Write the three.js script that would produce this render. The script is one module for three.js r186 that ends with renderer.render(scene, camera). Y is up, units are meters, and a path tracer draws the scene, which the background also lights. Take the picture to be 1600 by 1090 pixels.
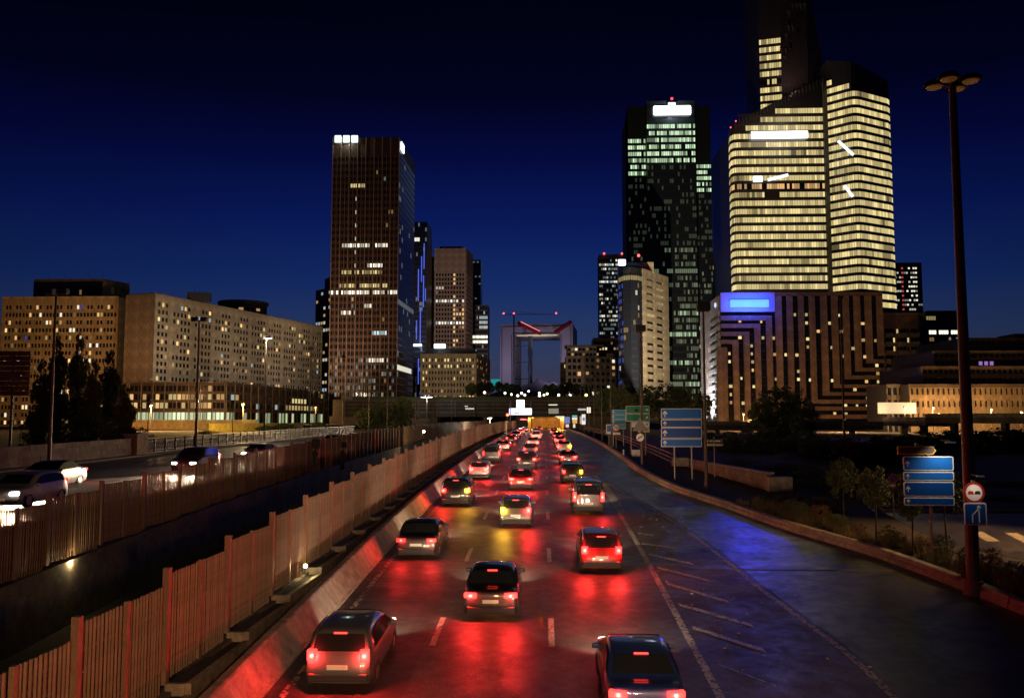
import * as THREE from 'three';
import { mergeGeometries, toCreasedNormals } from 'three/addons/utils/BufferGeometryUtils.js';
import { RoundedBoxGeometry } from 'three/addons/geometries/RoundedBoxGeometry.js';
import { FontLoader } from 'three/addons/loaders/FontLoader.js';
import { TextGeometry } from 'three/addons/geometries/TextGeometry.js';

// ------------------------------------------------------------------ camera, sky, afterglow, exposure
const scene = new THREE.Scene();
const F = 1350, CX = 800, CY = 545, HORIZON = 655, VPX = 850;          // focal length in photograph pixels, picture centre, vanishing point of the motorway
const pitch = Math.atan((HORIZON - CY) / F), yaw = Math.atan((VPX - CX) * Math.cos(pitch) / F);
const camera = new THREE.PerspectiveCamera(2 * Math.atan(545 / F) * 180 / Math.PI, 1600 / 1090, 0.3, 9000);
camera.rotation.order = 'YXZ';
camera.position.set(0, 0, 0);                                          // eye height is y = 0: the photographer stands on a footbridge 8.4 m over the road
camera.rotation.set(pitch, yaw, 0);
camera.updateMatrixWorld(true);
const renderer = new THREE.WebGLRenderer({ antialias: true });
renderer.toneMapping = THREE.LinearToneMapping;
renderer.toneMappingExposure = 1.0;
renderer.shadowMap.enabled = true;

{ // dusk sky: air only, a blue hour with the afterglow ahead of the camera
  const W = 1024, H = 512, data = new Float32Array(W * H * 4);
  const lin = c => { c /= 255; return c <= 0.04045 ? c / 12.92 : Math.pow((c + 0.055) / 1.055, 2.4); };
  const ramp = [[-90, 8, 8, 12], [-2, 40, 38, 48], [0, 62, 54, 66], [2.3, 56, 56, 76], [4, 48, 58, 88], [5.7, 38, 55, 95], [8.6, 21, 43, 99], [12.7, 10, 26, 88], [16.7, 5, 12, 62], [20.5, 2, 4, 32], [25, 1, 2, 18], [35, 1, 1.5, 13], [90, 1, 1.5, 11]];
  for (let j = 0; j < H; j++) {
    const el = ((j + 0.5) / H - 0.5) * 180;
    let k = 0; while (k < ramp.length - 2 && el > ramp[k + 1][0]) k++;
    const a = ramp[k], b = ramp[k + 1], t = Math.min(1, Math.max(0, (el - a[0]) / (b[0] - a[0])));
    const rgb = [1, 2, 3].map(i => lin(a[i]) * (1 - t) + lin(b[i]) * t);
    for (let i = 0; i < W; i++) {
      const az = ((i + 0.5) / W - 0.5) * 2 * Math.PI;                   // u -> direction (cos az, ., sin az)
      const off = Math.acos(Math.max(-1, Math.min(1, -Math.sin(az + 0.03))));   // angle from -z
      const f = 0.30 + 0.70 * Math.exp(-Math.pow(off / 0.62, 2));
      const o = (j * W + i) * 4;
      data[o] = rgb[0] * f; data[o + 1] = rgb[1] * f; data[o + 2] = rgb[2] * f; data[o + 3] = 1;
    }
  }
  const sky = new THREE.DataTexture(data, W, H, THREE.RGBAFormat, THREE.FloatType);
  sky.mapping = THREE.EquirectangularReflectionMapping; sky.colorSpace = THREE.LinearSRGBColorSpace;
  sky.magFilter = THREE.LinearFilter; sky.minFilter = THREE.LinearFilter; sky.needsUpdate = true;
  scene.background = sky; scene.environment = sky;
}
const sun = new THREE.DirectionalLight(0x8fa6d8, 0.015);               // last glow of the sun that has set behind the towers
sun.position.set(60, 260, -900); sun.shadow.radius = 30; sun.castShadow = true;
sun.shadow.camera.left = -300; sun.shadow.camera.right = 300; sun.shadow.camera.top = 300; sun.shadow.camera.bottom = -300; sun.shadow.camera.far = 2500;
scene.add(sun, sun.target);

// ------------------------------------------------------------------ helpers
function rng(seed) { let a = seed >>> 0; return () => { a |= 0; a = a + 0x6D2B79F5 | 0; let t = Math.imul(a ^ a >>> 15, 1 | a); t = t + Math.imul(t ^ t >>> 7, 61 | t) ^ t; return ((t ^ t >>> 14) >>> 0) / 4294967296; }; }
const R = rng(20240611);
const V = (x, y, z) => new THREE.Vector3(x, y, z);
// the point at distance d in front of the camera (along -z of the world) that the photograph shows at pixel (px, py)
function at(px, py, d) { const v = V((px - CX) / F, -(py - CY) / F, -1).applyQuaternion(camera.quaternion); return v.multiplyScalar(d / -v.z); }
function curve(pts) {                                                   // smooth interpolation through [x, y] pairs
  const n = pts.length, m = pts.map((p, i) => { const a = pts[Math.max(0, i - 1)], b = pts[Math.min(n - 1, i + 1)]; return (b[1] - a[1]) / (b[0] - a[0]); });
  return x => { if (x <= pts[0][0]) return pts[0][1] + m[0] * (x - pts[0][0]); if (x >= pts[n - 1][0]) return pts[n - 1][1];
    let k = 0; while (x > pts[k + 1][0]) k++; const [x0, y0] = pts[k], [x1, y1] = pts[k + 1], h = x1 - x0, t = (x - x0) / h;
    return (2 * t ** 3 - 3 * t * t + 1) * y0 + (t ** 3 - 2 * t * t + t) * h * m[k] + (-2 * t ** 3 + 3 * t * t) * y1 + (t ** 3 - t * t) * h * m[k + 1]; };
}
const roadY = curve([[-30, -10.3], [0, -8.4], [17.6, -7.27], [25.9, -6.75], [42.5, -5.84], [64, -5.1], [100, -4.35], [160, -3.75], [300, -3.6], [460, -3.6]]);
const kerbX = curve([[-30, 21], [0, 19], [10, 18.3], [20, 17.2], [29, 16.1], [34.5, 15.3], [39.5, 14.3], [46.2, 12.4], [53.5, 11.1], [63.5, 9.3], [77, 8.5], [100, 8.6], [190, 8.7], [300, 8]]);
const leftY = curve([[-30, -4.6], [20, -4.15], [38, -3.9], [57, -3.6], [100, -3.2], [160, -2.9], [300, -2.8], [420, -2.8]]);
function onRoad(px, py, yf = roadY) { let lo = 5, hi = 400; for (let i = 0; i < 50; i++) { const m = (lo + hi) / 2; if (at(px, py, m).y > yf(m)) lo = m; else hi = m; } return at(px, py, (lo + hi) / 2); }

const taken = {};
function numbered(name) { taken[name] = (taken[name] || 0) + 1; return taken[name] === 1 ? name : name + '_' + String(taken[name] - 1).padStart(3, '0'); }
function tag(o, label, category, group, kind) { if (label) o.userData.label = label; if (category) o.userData.category = category; if (group) o.userData.group = group; if (kind) o.userData.kind = kind; return o; }
function thing(name, label, category, pos = V(0, 0, 0), group, turn = 0) {
  const o = new THREE.Group(); o.name = numbered(name); o.position.copy(pos); o.rotation.y = turn; scene.add(o); return tag(o, label, category, group);
}
function mesh(name, geo, mat, parent, pos, turn) {
  const m = new THREE.Mesh(Array.isArray(geo) ? merge(geo) : geo, mat); m.name = parent === scene ? numbered(name) : name; m.castShadow = m.receiveShadow = true;
  if (pos) m.position.copy(pos); if (turn) m.rotation.y = turn; parent.add(m); return m;
}
function structure(name, geo, mat, label) { return tag(mesh(name, geo, mat, scene), label, null, null, 'structure'); }
// a mesh whose geometry is given in world coordinates, under a thing that stands somewhere without a turn
function wmesh(name, geo, mat, parent) { const g = Array.isArray(geo) ? merge(geo) : geo; g.translate(-parent.position.x, -parent.position.y, -parent.position.z); return mesh(name, g, mat, parent); }
function stuff(m) { m.userData.kind = 'stuff'; return m; }
function merge(list) {
  const l = list.map(g => { const q = g.index ? g.toNonIndexed() : g; for (const k of Object.keys(q.attributes)) if (!['position', 'normal', 'uv'].includes(k)) q.deleteAttribute(k); return q; });
  return mergeGeometries(l, false);
}
function box(w, h, d, x = 0, y = 0, z = 0, ry = 0) { const g = new THREE.BoxGeometry(w, h, d); if (ry) g.rotateY(ry); g.translate(x, y, z); return g; }
function cyl(r0, r1, h, x = 0, y = 0, z = 0, seg = 10) { const g = new THREE.CylinderGeometry(r1, r0, h, seg); g.translate(x, y + h / 2, z); return g; }   // r0 at the foot, stands on y
function rod(a, b, r0, r1 = r0, seg = 8) { const d = b.clone().sub(a), g = new THREE.CylinderGeometry(r1, r0, d.length(), seg); g.translate(0, d.length() / 2, 0); g.applyQuaternion(new THREE.Quaternion().setFromUnitVectors(V(0, 1, 0), d.clone().normalize())); g.translate(a.x, a.y, a.z); return g; }
// uv in metres, from the side a face looks to
function metric(g, s = 1) {
  const q = g.index ? g.toNonIndexed() : g, p = q.attributes.position, n = q.attributes.normal, uv = new Float32Array(p.count * 2);
  for (let i = 0; i < p.count; i++) { const ax = Math.abs(n.getX(i)), ay = Math.abs(n.getY(i)), az = Math.abs(n.getZ(i)); const x = p.getX(i), y = p.getY(i), z = p.getZ(i);
    if (ay >= ax && ay >= az) { uv[2 * i] = x * s; uv[2 * i + 1] = z * s; } else if (ax >= az) { uv[2 * i] = z * s; uv[2 * i + 1] = y * s; } else { uv[2 * i] = x * s; uv[2 * i + 1] = y * s; } }
  q.setAttribute('uv', new THREE.BufferAttribute(uv, 2)); return q;
}
// walls and roof over a footprint [[x, z], ...] (counter-clockwise seen from above is not needed: both sides draw); top may be a number or one per corner
function prism(pts, y0, top, lid = true) {
  const pos = [], P = (i, y) => [pts[i][0], y, pts[i][1]], ty = i => Array.isArray(top) ? top[i] : top, n = pts.length;
  let area = 0; for (let i = 0; i < n; i++) { const a = pts[i], b = pts[(i + 1) % n]; area += a[0] * b[1] - b[0] * a[1]; }
  const order = [...Array(n).keys()]; if (area > 0) order.reverse();
  for (let k = 0; k < n; k++) { const i = order[k], j = order[(k + 1) % n]; pos.push(...P(i, y0), ...P(j, y0), ...P(j, ty(j)), ...P(i, y0), ...P(j, ty(j)), ...P(i, ty(i))); }
  if (lid) for (const t of THREE.ShapeUtils.triangulateShape(order.map(i => new THREE.Vector2(pts[i][0], -pts[i][1])), [])) for (const k of t) pos.push(...P(order[k], ty(order[k])));
  const g = new THREE.BufferGeometry(); g.setAttribute('position', new THREE.Float32BufferAttribute(pos, 3)); g.setAttribute('uv', new THREE.Float32BufferAttribute(new Float32Array(pos.length / 3 * 2), 2)); g.computeVertexNormals(); return metric(g);
}
// a surface over rows of points
function sheet(rows, flip) {
  const n = rows[0].length, pos = [], uv = [], idx = [];
  for (const r of rows) for (const p of r) { pos.push(p[0], p[1], p[2]); uv.push(p[0], p[2]); }
  for (let j = 0; j < rows.length - 1; j++) for (let i = 0; i < n - 1; i++) { const a = j * n + i, b = a + 1, c = a + n, d = c + 1; if (flip) idx.push(a, c, b, b, c, d); else idx.push(a, b, c, b, d, c); }
  const g = new THREE.BufferGeometry(); g.setAttribute('position', new THREE.Float32BufferAttribute(pos, 3)); g.setAttribute('uv', new THREE.Float32BufferAttribute(uv, 2)); g.setIndex(idx); g.computeVertexNormals(); return g;
}
// a cross-section [[x, y], ...] (closed) run along distances d, its origin at (x(d), y(d))
function run(section, ds, x, y) {
  const pos = [], n = section.length, ring = d => section.map(s => [x(d) + s[0], y(d) + s[1], -d]);
  for (let k = 0; k < ds.length - 1; k++) { const a = ring(ds[k]), b = ring(ds[k + 1]); for (let i = 0; i < n; i++) { const j = (i + 1) % n; pos.push(...a[i], ...a[j], ...b[j], ...a[i], ...b[j], ...b[i]); } }
  for (const [d, f] of [[ds[0], 0], [ds[ds.length - 1], 1]]) { const r = ring(d); for (const t of THREE.ShapeUtils.triangulateShape(section.map(s => new THREE.Vector2(s[0], s[1])), [])) for (const k of f ? [t[2], t[1], t[0]] : t) pos.push(...r[k]); }
  const g = new THREE.BufferGeometry(); g.setAttribute('position', new THREE.Float32BufferAttribute(pos, 3)); g.setAttribute('uv', new THREE.Float32BufferAttribute(new Float32Array(pos.length / 3 * 2), 2)); g.computeVertexNormals(); return metric(g);
}
const steps = (a, b, s) => { const n = Math.max(1, Math.round((b - a) / s)); return [...Array(n + 1)].map((_, i) => a + (b - a) * i / n); };

// ------------------------------------------------------------------ textures and materials
function noiseGrid(n, cells, seed) { const r = rng(seed), g = [...Array(cells * cells)].map(() => r()), out = new Float32Array(n * n), sm = t => t * t * (3 - 2 * t);
  for (let j = 0; j < n; j++) for (let i = 0; i < n; i++) { const x = i / n * cells, y = j / n * cells, x0 = x | 0, y0 = y | 0, tx = sm(x - x0), ty = sm(y - y0), x1 = (x0 + 1) % cells, y1 = (y0 + 1) % cells;
    out[j * n + i] = (g[y0 * cells + x0] * (1 - tx) + g[y0 * cells + x1] * tx) * (1 - ty) + (g[y1 * cells + x0] * (1 - tx) + g[y1 * cells + x1] * tx) * ty; } return out; }
function tex(n, fn, metres, srgb = true) {
  const d = new Uint8Array(n * n * 4); for (let i = 0; i < n * n; i++) { const c = fn(i, i % n, (i / n) | 0); d[4 * i] = Math.max(0, Math.min(255, c[0])); d[4 * i + 1] = Math.max(0, Math.min(255, c[1])); d[4 * i + 2] = Math.max(0, Math.min(255, c[2])); d[4 * i + 3] = 255; }
  const t = new THREE.DataTexture(d, n, n); t.wrapS = t.wrapT = THREE.RepeatWrapping; t.magFilter = THREE.LinearFilter; t.minFilter = THREE.LinearMipmapLinearFilter; t.generateMipmaps = true; if (srgb) t.colorSpace = THREE.SRGBColorSpace; t.repeat.set(1 / metres, 1 / metres); t.needsUpdate = true; return t;
}
const N = 1024, n4 = noiseGrid(N, 5, 1), n16 = noiseGrid(N, 19, 2), n64 = noiseGrid(N, 70, 3), n256 = noiseGrid(N, 256, 4), n512 = noiseGrid(N, 512, 5);
const asphaltMap = tex(N, i => { const v = 62 + 26 * (n4[i] - 0.5) + 22 * (n16[i] - 0.5) + 14 * (n64[i] - 0.5) + 34 * (n512[i] - 0.5) + (n512[i] > 0.93 ? 46 : 0); return [v * 1.03, v, v * 0.97]; }, 12);
const asphaltRough = tex(N, i => { const v = 140 + 36 * (n16[i] - 0.5) + 44 * (n64[i] - 0.5) + 24 * (n4[i] - 0.5); return [v, v, v]; }, 17, false);
const grainBump = tex(N, i => { const v = 128 + 120 * (n512[i] - 0.5) + 60 * (n256[i] - 0.5); return [v, v, v]; }, 6, false);
const concreteMap = tex(N, (i, x, y) => { const v = 168 + 40 * (n4[i] - 0.5) + 44 * (n16[i] - 0.5) + 24 * (n64[i] - 0.5) + 20 * (n256[i] - 0.5) - (n16[(i * 7) % (N * N)] > 0.8 ? 6 : 0); return [v, v * 0.985, v * 0.955]; }, 5);
const roughConcreteBump = tex(N, i => { const v = 128 + 70 * (n256[i] - 0.5) + 60 * (n64[i] - 0.5); return [v, v, v]; }, 3, false);
const rustMap = tex(N, i => { const s = n16[i] * 0.5 + n64[i] * 0.5, v = 150 + 36 * (n4[i] - 0.5) + 22 * (n64[i] - 0.5) + 16 * (n256[i] - 0.5) - (s > 0.66 ? 22 : 0); return [v, v * 0.955, v * 0.90]; }, 3.1);
const soilMap = tex(N, i => { const v = 46 + 30 * (n64[i] - 0.5) + 40 * (n256[i] - 0.5) + 14 * (n16[i] - 0.5); return [v * 1.05, v * 0.95, v * 0.8]; }, 4);
const std = (o) => new THREE.MeshStandardMaterial(o);
const rgb = (r, g, b) => new THREE.Color().setRGB(r, g, b);
const M = {
  asphalt: std({ map: asphaltMap, roughness: 1, roughnessMap: asphaltRough, bumpMap: grainBump, bumpScale: 0.004 }),
  asphaltDark: std({ map: asphaltMap, color: rgb(0.55, 0.55, 0.56), roughness: 0.95, roughnessMap: asphaltRough, bumpMap: grainBump, bumpScale: 0.004 }),
  slip: std({ map: asphaltMap, color: rgb(0.36, 0.36, 0.37), roughness: 0.74, roughnessMap: asphaltRough, bumpMap: grainBump, bumpScale: 0.003 }),
  paint: std({ map: concreteMap, color: rgb(1, 0.98, 0.93), roughness: 0.5, bumpMap: grainBump, bumpScale: 0.002 }),
  oldPaint: std({ map: concreteMap, color: rgb(0.80, 0.77, 0.70), roughness: 0.5, bumpMap: grainBump, bumpScale: 0.002 }),
  ochrePaint: std({ map: concreteMap, color: rgb(0.45, 0.27, 0.06), roughness: 0.75 }),
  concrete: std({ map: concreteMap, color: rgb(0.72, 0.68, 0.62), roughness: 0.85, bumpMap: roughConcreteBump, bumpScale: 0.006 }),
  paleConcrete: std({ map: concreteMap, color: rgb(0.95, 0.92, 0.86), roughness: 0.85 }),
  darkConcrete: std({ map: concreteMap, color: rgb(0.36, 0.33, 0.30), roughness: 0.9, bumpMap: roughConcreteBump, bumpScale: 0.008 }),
  soil: std({ map: soilMap, roughness: 1, bumpMap: grainBump, bumpScale: 0.03 }),
  slat: std({ map: rustMap, color: rgb(0.62, 0.43, 0.33), roughness: 0.62, metalness: 0.0 }),
  postSteel: std({ map: rustMap, color: rgb(0.74, 0.52, 0.40), roughness: 0.55 }),
  mast: std({ map: rustMap, color: rgb(0.25, 0.21, 0.18), roughness: 0.5, metalness: 0.3 }),
  galv: std({ map: rustMap, color: rgb(0.8, 0.8, 0.8), roughness: 0.45, metalness: 0.6 }),
  black: std({ color: rgb(0.012, 0.012, 0.013), roughness: 0.6 }),
  darkSteel: std({ color: rgb(0.03, 0.03, 0.035), roughness: 0.45, metalness: 0.5 }),
  glass: std({ color: rgb(0.012, 0.014, 0.018), roughness: 0.1, metalness: 0.0 }),
  blueGlass: std({ color: rgb(0.02, 0.03, 0.06), roughness: 0.08, metalness: 0.35 }),
  bronze: std({ color: rgb(0.10, 0.052, 0.03), roughness: 0.45, metalness: 0.3 }),
  bronzeFin: std({ color: rgb(0.34, 0.19, 0.11), roughness: 0.45, metalness: 0.2 }),
};
const glow = (r, g, b, k = 1) => std({ color: rgb(0.05, 0.05, 0.05), roughness: 0.4, emissive: rgb(r, g, b), emissiveIntensity: k });
const WARM = [0.16, 0.4, 0.8, 1.25].map(k => glow(1, 0.62, 0.24, k)), YEL = [0.10, 0.24, 0.44, 0.66, 0.95].map(k => glow(1, 0.80, 0.34, k)), WHITE = [0.2, 0.5, 0.95, 1.5].map(k => glow(1, 0.94, 0.74, k));
const GREEN = [0.025, 0.06, 0.14, 0.5, 0.95].map(k => glow(0.72, 1, 0.62, k)), COOL = [0.12, 0.4, 0.9].map(k => glow(0.7, 0.92, 1, k)), BLUE = [0.25, 0.8].map(k => glow(0.08, 0.16, 1, k));
function pick(list, r = R) { return list[Math.floor(r() * list.length)]; }
function point(parent, x, y, z, color, intensity, radius = 4) { const l = new THREE.PointLight(color, intensity, 0, 2); l.position.set(x, y, z); l.castShadow = true; l.shadow.radius = radius; parent.add(l); return l; }
function spot(parent, from, to, color, intensity, angle, penumbra = 1, radius = 4) { const l = new THREE.SpotLight(color, intensity, 0, angle, penumbra, 2); l.position.copy(from); l.target.position.copy(to); l.castShadow = true; l.shadow.radius = radius; parent.add(l, l.target); return l; }
const addedFloodMat = glow(1, 0.8, 0.55, 0.12);
function flood(parent, pos, to, color, intensity, angle, name = 'added_flood_light') { mesh(name, new RoundedBoxGeometry(0.9, 0.6, 0.5, 2, 0.06).translate(pos.x, pos.y, pos.z), addedFloodMat, parent); const dir = to.clone().sub(pos).normalize(); return spot(parent, pos.clone().addScaledVector(dir, 0.75), to, color, intensity, angle, 1, 12); }  // an unseen fixture, added to brighten a facade
const SODIUM = rgb(1, 0.50, 0.17), WARMLAMP = rgb(1, 0.78, 0.5);
const font = await new FontLoader().loadAsync('fonts/droid/droid_sans_bold.typeface.json');
function text(str, size, depth = 0.01) { const g = new TextGeometry(str, { font, size, depth, curveSegments: 4 }); g.computeBoundingBox(); const b = g.boundingBox; g.translate(-(b.min.x + b.max.x) / 2, -(b.min.y + b.max.y) / 2, 0); return g; }

// ================================================================== the ground, roads and walls
const groundMat = M.soil;
structure('ground', sheet(steps(-1500, 4000, 250).map(d => steps(-3000, 3000, 250).map(x => [x, -11.5, -d]))), groundMat);
const DS = [...steps(-28, 60, 1.2), ...steps(60, 130, 3.5).slice(1), ...steps(130, 420, 12).slice(1)];
const road = structure('road', sheet(DS.map(d => steps(-7.15, 9, 1).map(x => x > 0 ? [x * kerbX(d) / 9, roadY(d), -d] : [x, roadY(d), -d]))), M.asphalt);
// the slip road lies on the same formation; its darker asphalt starts at the hatched nose
const noseX = curve([[-28, 9.0], [0, 8.95], [14, 8.9], [21.9, 8.77], [26, 8.75], [33.2, 8.1], [40, 7.7], [48.8, 7.05], [62, 5.6], [75, 4.35]]);
structure('slip_road', sheet(DS.filter(d => d < 118).map(d => [0, 0.25, 0.5, 0.75, 1].map(t => { const a = d < 75 ? noseX(d) + 0.25 : 4.6 + (d - 75) * 0.09, b = kerbX(d); return [a + (b - a) * t, roadY(d) + 0.004, -d]; }))), M.slip);
function patch(name, x0, x1, d0, d1, mat, lift) { const xs = steps(x0, x1, 1.2), ds = steps(d0, d1, 1); return structure(name, sheet(ds.map(d => xs.map(x => [x, roadY(d) + lift, -d]))), mat); }
patch('asphalt_patch', -3.1, 4.25, 37.8, 46.5, M.asphaltDark, 0.004);
patch('asphalt_patch', -7.0, 4.25, 71, 80, M.asphaltDark, 0.004);
patch('asphalt_patch', -6.9, -3.6, 18, 33, M.asphaltDark, 0.004);
// painted marks: cells of paint, some worn away
function mark(name, outline, mat, wear, seed, cell = 0.09, lift = 0.012) {       // outline: [x0, x1] at distance d, from d0 to d1
  const { d0, d1, x0, x1 } = outline, r = rng(seed), pos = [], wob = rng(seed + 5);
  for (let d = d0; d < d1 - 1e-6; d += cell) { const e = Math.min(d1, d + cell * 1.04), a = x0(d) + (wob() - 0.5) * 0.02, b = x1(d) + (wob() - 0.5) * 0.02, n = Math.max(1, Math.round((b - a) / cell));
    for (let i = 0; i < n; i++) { if (r() < wear * (0.55 + 0.9 * n16[((Math.floor(d * 40) * 1024 + Math.floor((a + i * cell) * 90) + 512 * 1024) % (N * N) + N * N) % (N * N)])) continue; const u = a + (b - a) * i / n, v = a + (b - a) * (i + 1) / n, y = roadY(d) + lift, z = roadY(e) + lift; pos.push(u, y, -d, v, y, -d, v, z, -e, u, y, -d, v, z, -e, u, z, -e); } }
  const g = new THREE.BufferGeometry(); g.setAttribute('position', new THREE.Float32BufferAttribute(pos, 3)); g.setAttribute('uv', new THREE.Float32BufferAttribute(new Float32Array(pos.length / 3 * 2), 2)); g.computeVertexNormals();
  return mesh(name, metric(g), mat, road);
}
const K = v => () => v;
for (let k = -1; k < 12; k++) { const d = 26.3 + k * 11.3; mark('lane_dash', { d0: d, d1: d + 2.9, x0: K(0.12), x1: K(0.30) }, M.paint, 0.12, 100 + k, k > 4 ? 0.18 : 0.06); mark('lane_dash', { d0: d, d1: d + 2.9, x0: K(-3.45), x1: K(-3.27) }, M.paint, 0.12, 200 + k, k > 4 ? 0.18 : 0.06); }
mark('edge_line', { d0: 8, d1: 66, x0: d => 4.3, x1: d => 4.52 }, M.oldPaint, 0.22, 301, 0.08);
mark('edge_line', { d0: 8, d1: 200, x0: K(-6.72), x1: K(-6.54) }, M.oldPaint, 0.45, 302, 0.1);
mark('nose_line', { d0: 8, d1: 74, x0: d => noseX(d) - 0.12, x1: d => noseX(d) + 0.1 }, M.oldPaint, 0.32, 303, 0.08);
mark('nose_line', { d0: 52, d1: 75, x0: d => 4.35 + (75 - d) * 0.0, x1: d => 4.35 + Math.min(0.5, 0.05 * (75 - d) + 0.1) }, M.paint, 0.25, 304, 0.08);
mark('bridge_joint', { d0: 36.3, d1: 36.42, x0: K(-7), x1: d => kerbX(d) - 0.2 }, M.darkConcrete, 0.05, 305, 0.06);
mark('bridge_joint', { d0: 80.4, d1: 80.7, x0: K(-7), x1: d => kerbX(d) - 0.2 }, M.darkConcrete, 0.05, 306, 0.1);
mark('ochre_dash', { d0: 28.2, d1: 29.9, x0: d => -0.12 + (d - 28.2) * -0.06, x1: d => 0.0 + (d - 28.2) * -0.06 }, M.ochrePaint, 0.5, 307, 0.05, 0.018);
for (const [xa, ya, xb, yb] of [[997, 833, 1021, 837], [1003, 850, 1057, 857], [1015, 867, 1083, 882], [1028, 888, 1110, 909], [1043, 913, 1140, 942], [1062, 946, 1177, 979], [1083, 982, 1197, 1019], [1121, 1037, 1212, 1071]]) {
  const a = onRoad(xa, ya), b = onRoad(xb, yb), r = rng(xa), pos = [], L = a.distanceTo(b), n = Math.ceil(L / 0.07), wide = ya > 1030 ? 0.14 : 0.42, wear = ya > 1030 ? 0.65 : 0.16;
  for (let i = 0; i < n; i++) for (let j = 0; j < 4; j++) { if (r() < wear * (j % 3 ? 0.6 : 1.6)) continue; const q = (s, t) => { const x = a.x + (b.x - a.x) * s, z = a.z + (b.z - a.z) * s - wide * t + 0.1; return [x, roadY(-z) + 0.016, z]; }; const s = i / n, e = (i + 1) / n; const [p0, p1, p2, p3] = [q(s, j / 4), q(e, j / 4), q(e, (j + 1) / 4), q(s, (j + 1) / 4)]; pos.push(...p0, ...p1, ...p2, ...p0, ...p2, ...p3); }
  const g = new THREE.BufferGeometry(); g.setAttribute('position', new THREE.Float32BufferAttribute(pos, 3)); g.setAttribute('uv', new THREE.Float32BufferAttribute(new Float32Array(pos.length / 3 * 2), 2)); g.computeVertexNormals(); mesh('hatch_mark', metric(g), M.paint, road);
}
{ // litter and grit thrown to the nose
  const r = rng(88), g = [], g2 = []; for (let i = 0; i < 130; i++) { const d = 14 + r() * 45, x = 4.6 + r() * (noseX(d) + 1.4 - 4.6), s = 0.012 + r() * 0.03; (r() < 0.75 ? g : g2).push(box(s * (1 + r() * 2), s * 0.7, s, x, roadY(d) + 0.008 + s * 0.3, -d, r() * 3)); }
  tag(mesh('gravel', g, M.paleConcrete, scene), 'pale grit scattered over the hatched nose', 'grit', null, 'stuff');
  tag(mesh('fallen_leaves', g2, M.ochrePaint, scene), 'brown leaves scattered over the hatched nose', 'leaves', null, 'stuff');
}
// right-hand kerb wall in cast lengths
const kerb = tag(new THREE.Group(), null, null, null, 'structure'); kerb.name = 'kerb'; scene.add(kerb);
{ const sec = [[0, -0.4], [0, 0.2], [0.05, 0.24], [0.05, 0.38], [0.09, 0.42], [0.42, 0.42], [0.46, 0.38], [0.46, -0.4]]; let d = 2; while (d < 300) { const L = d < 120 ? 3.6 : 12; mesh('kerb_stone', run(sec, steps(d + 0.03, d + L - 0.03, 0.9), kerbX, roadY), M.concrete, kerb); d += L; } }
// left-hand sloped crash wall
const crash = tag(new THREE.Group(), null, null, null, 'structure'); crash.name = 'crash_wall'; scene.add(crash);
{ const sec = [[0, -0.5], [0, 0.08], [-0.08, 0.12], [-0.5, 0.78], [-0.56, 0.82], [-0.78, 0.82], [-0.82, 0.78], [-0.82, -0.5]]; let d = 6; while (d < 300) { const L = d < 100 ? 6 : 15; mesh('wall_segment', run(sec, steps(d + 0.012, d + L - 0.012, 1), K(-7.1), roadY), M.concrete, crash); d += L; } }
// land beside the slip road, with a planted strip and a side street
const verge = steps(-20, 130, 2.5);
structure('verge', sheet(verge.map(d => [0, 0.15, 0.4, 0.7, 1].map(t => [kerbX(d) + 0.44 + t * 4.6, roadY(d) + 0.22 + 0.12 * Math.sin(d * 1.3 + t * 9), -d]))), M.soil);
structure('land_right', sheet(steps(-60, 320, 10).map(d => [0, 0.08, 0.2, 0.45, 1].map(t => [kerbX(Math.min(d, 300)) + 5 + t * 420, Math.max(roadY(d), -6.2) + 0.16, -d]))), M.soil);
structure('side_street', sheet(steps(36, 50, 1).map(d => steps(17.5, 75, 2.5).map(x => [x + (d - 36) * 0.12, roadY(d) + 0.2 + 0.09, -d]))), M.slip);
structure('slip_edge', sheet(steps(36, 50, 2).map(d => [[15.4 + (46 - d) * 0.1, roadY(d) + 0.21, -d], [17.6 + (d - 36) * 0.12, roadY(d) + 0.285, -d]])), M.soil);
{ const g = []; for (let k = 0; k < 7; k++) g.push([20.4 + k * 1.5, 41.2 - k * 0.35]); const cross = tag(new THREE.Group(), null, null, null, 'structure'); cross.name = 'crossing_marking'; scene.add(cross); for (const [x, d] of g) { const q = sheet([[0, 0], [2.6, 0.5]].map(([dd, sx]) => [[x + sx, roadY(d + dd) + 0.3, -d - dd], [x + sx + 0.6, roadY(d + dd) + 0.3, -d - dd]])); mesh('crossing_bar', metric(q.toNonIndexed()), M.oldPaint, cross); } }
{ const c = tag(new THREE.Group(), null, null, null, 'structure'); c.name = 'street_kerb'; scene.add(c); for (let k = 0; k < 16; k++) mesh('kerb_stone', box(3.3, 0.3, 0.3, 21 + k * 3.36, roadY(50.5) + 0.26, -50.6 - k * 0.14), M.concrete, c); for (let k = 0; k < 12; k++) mesh('kerb_stone', box(3.3, 0.3, 0.3, 25 + k * 3.36, roadY(58) + 0.26, -58 + k * 0.1), M.concrete, c); }
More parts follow.
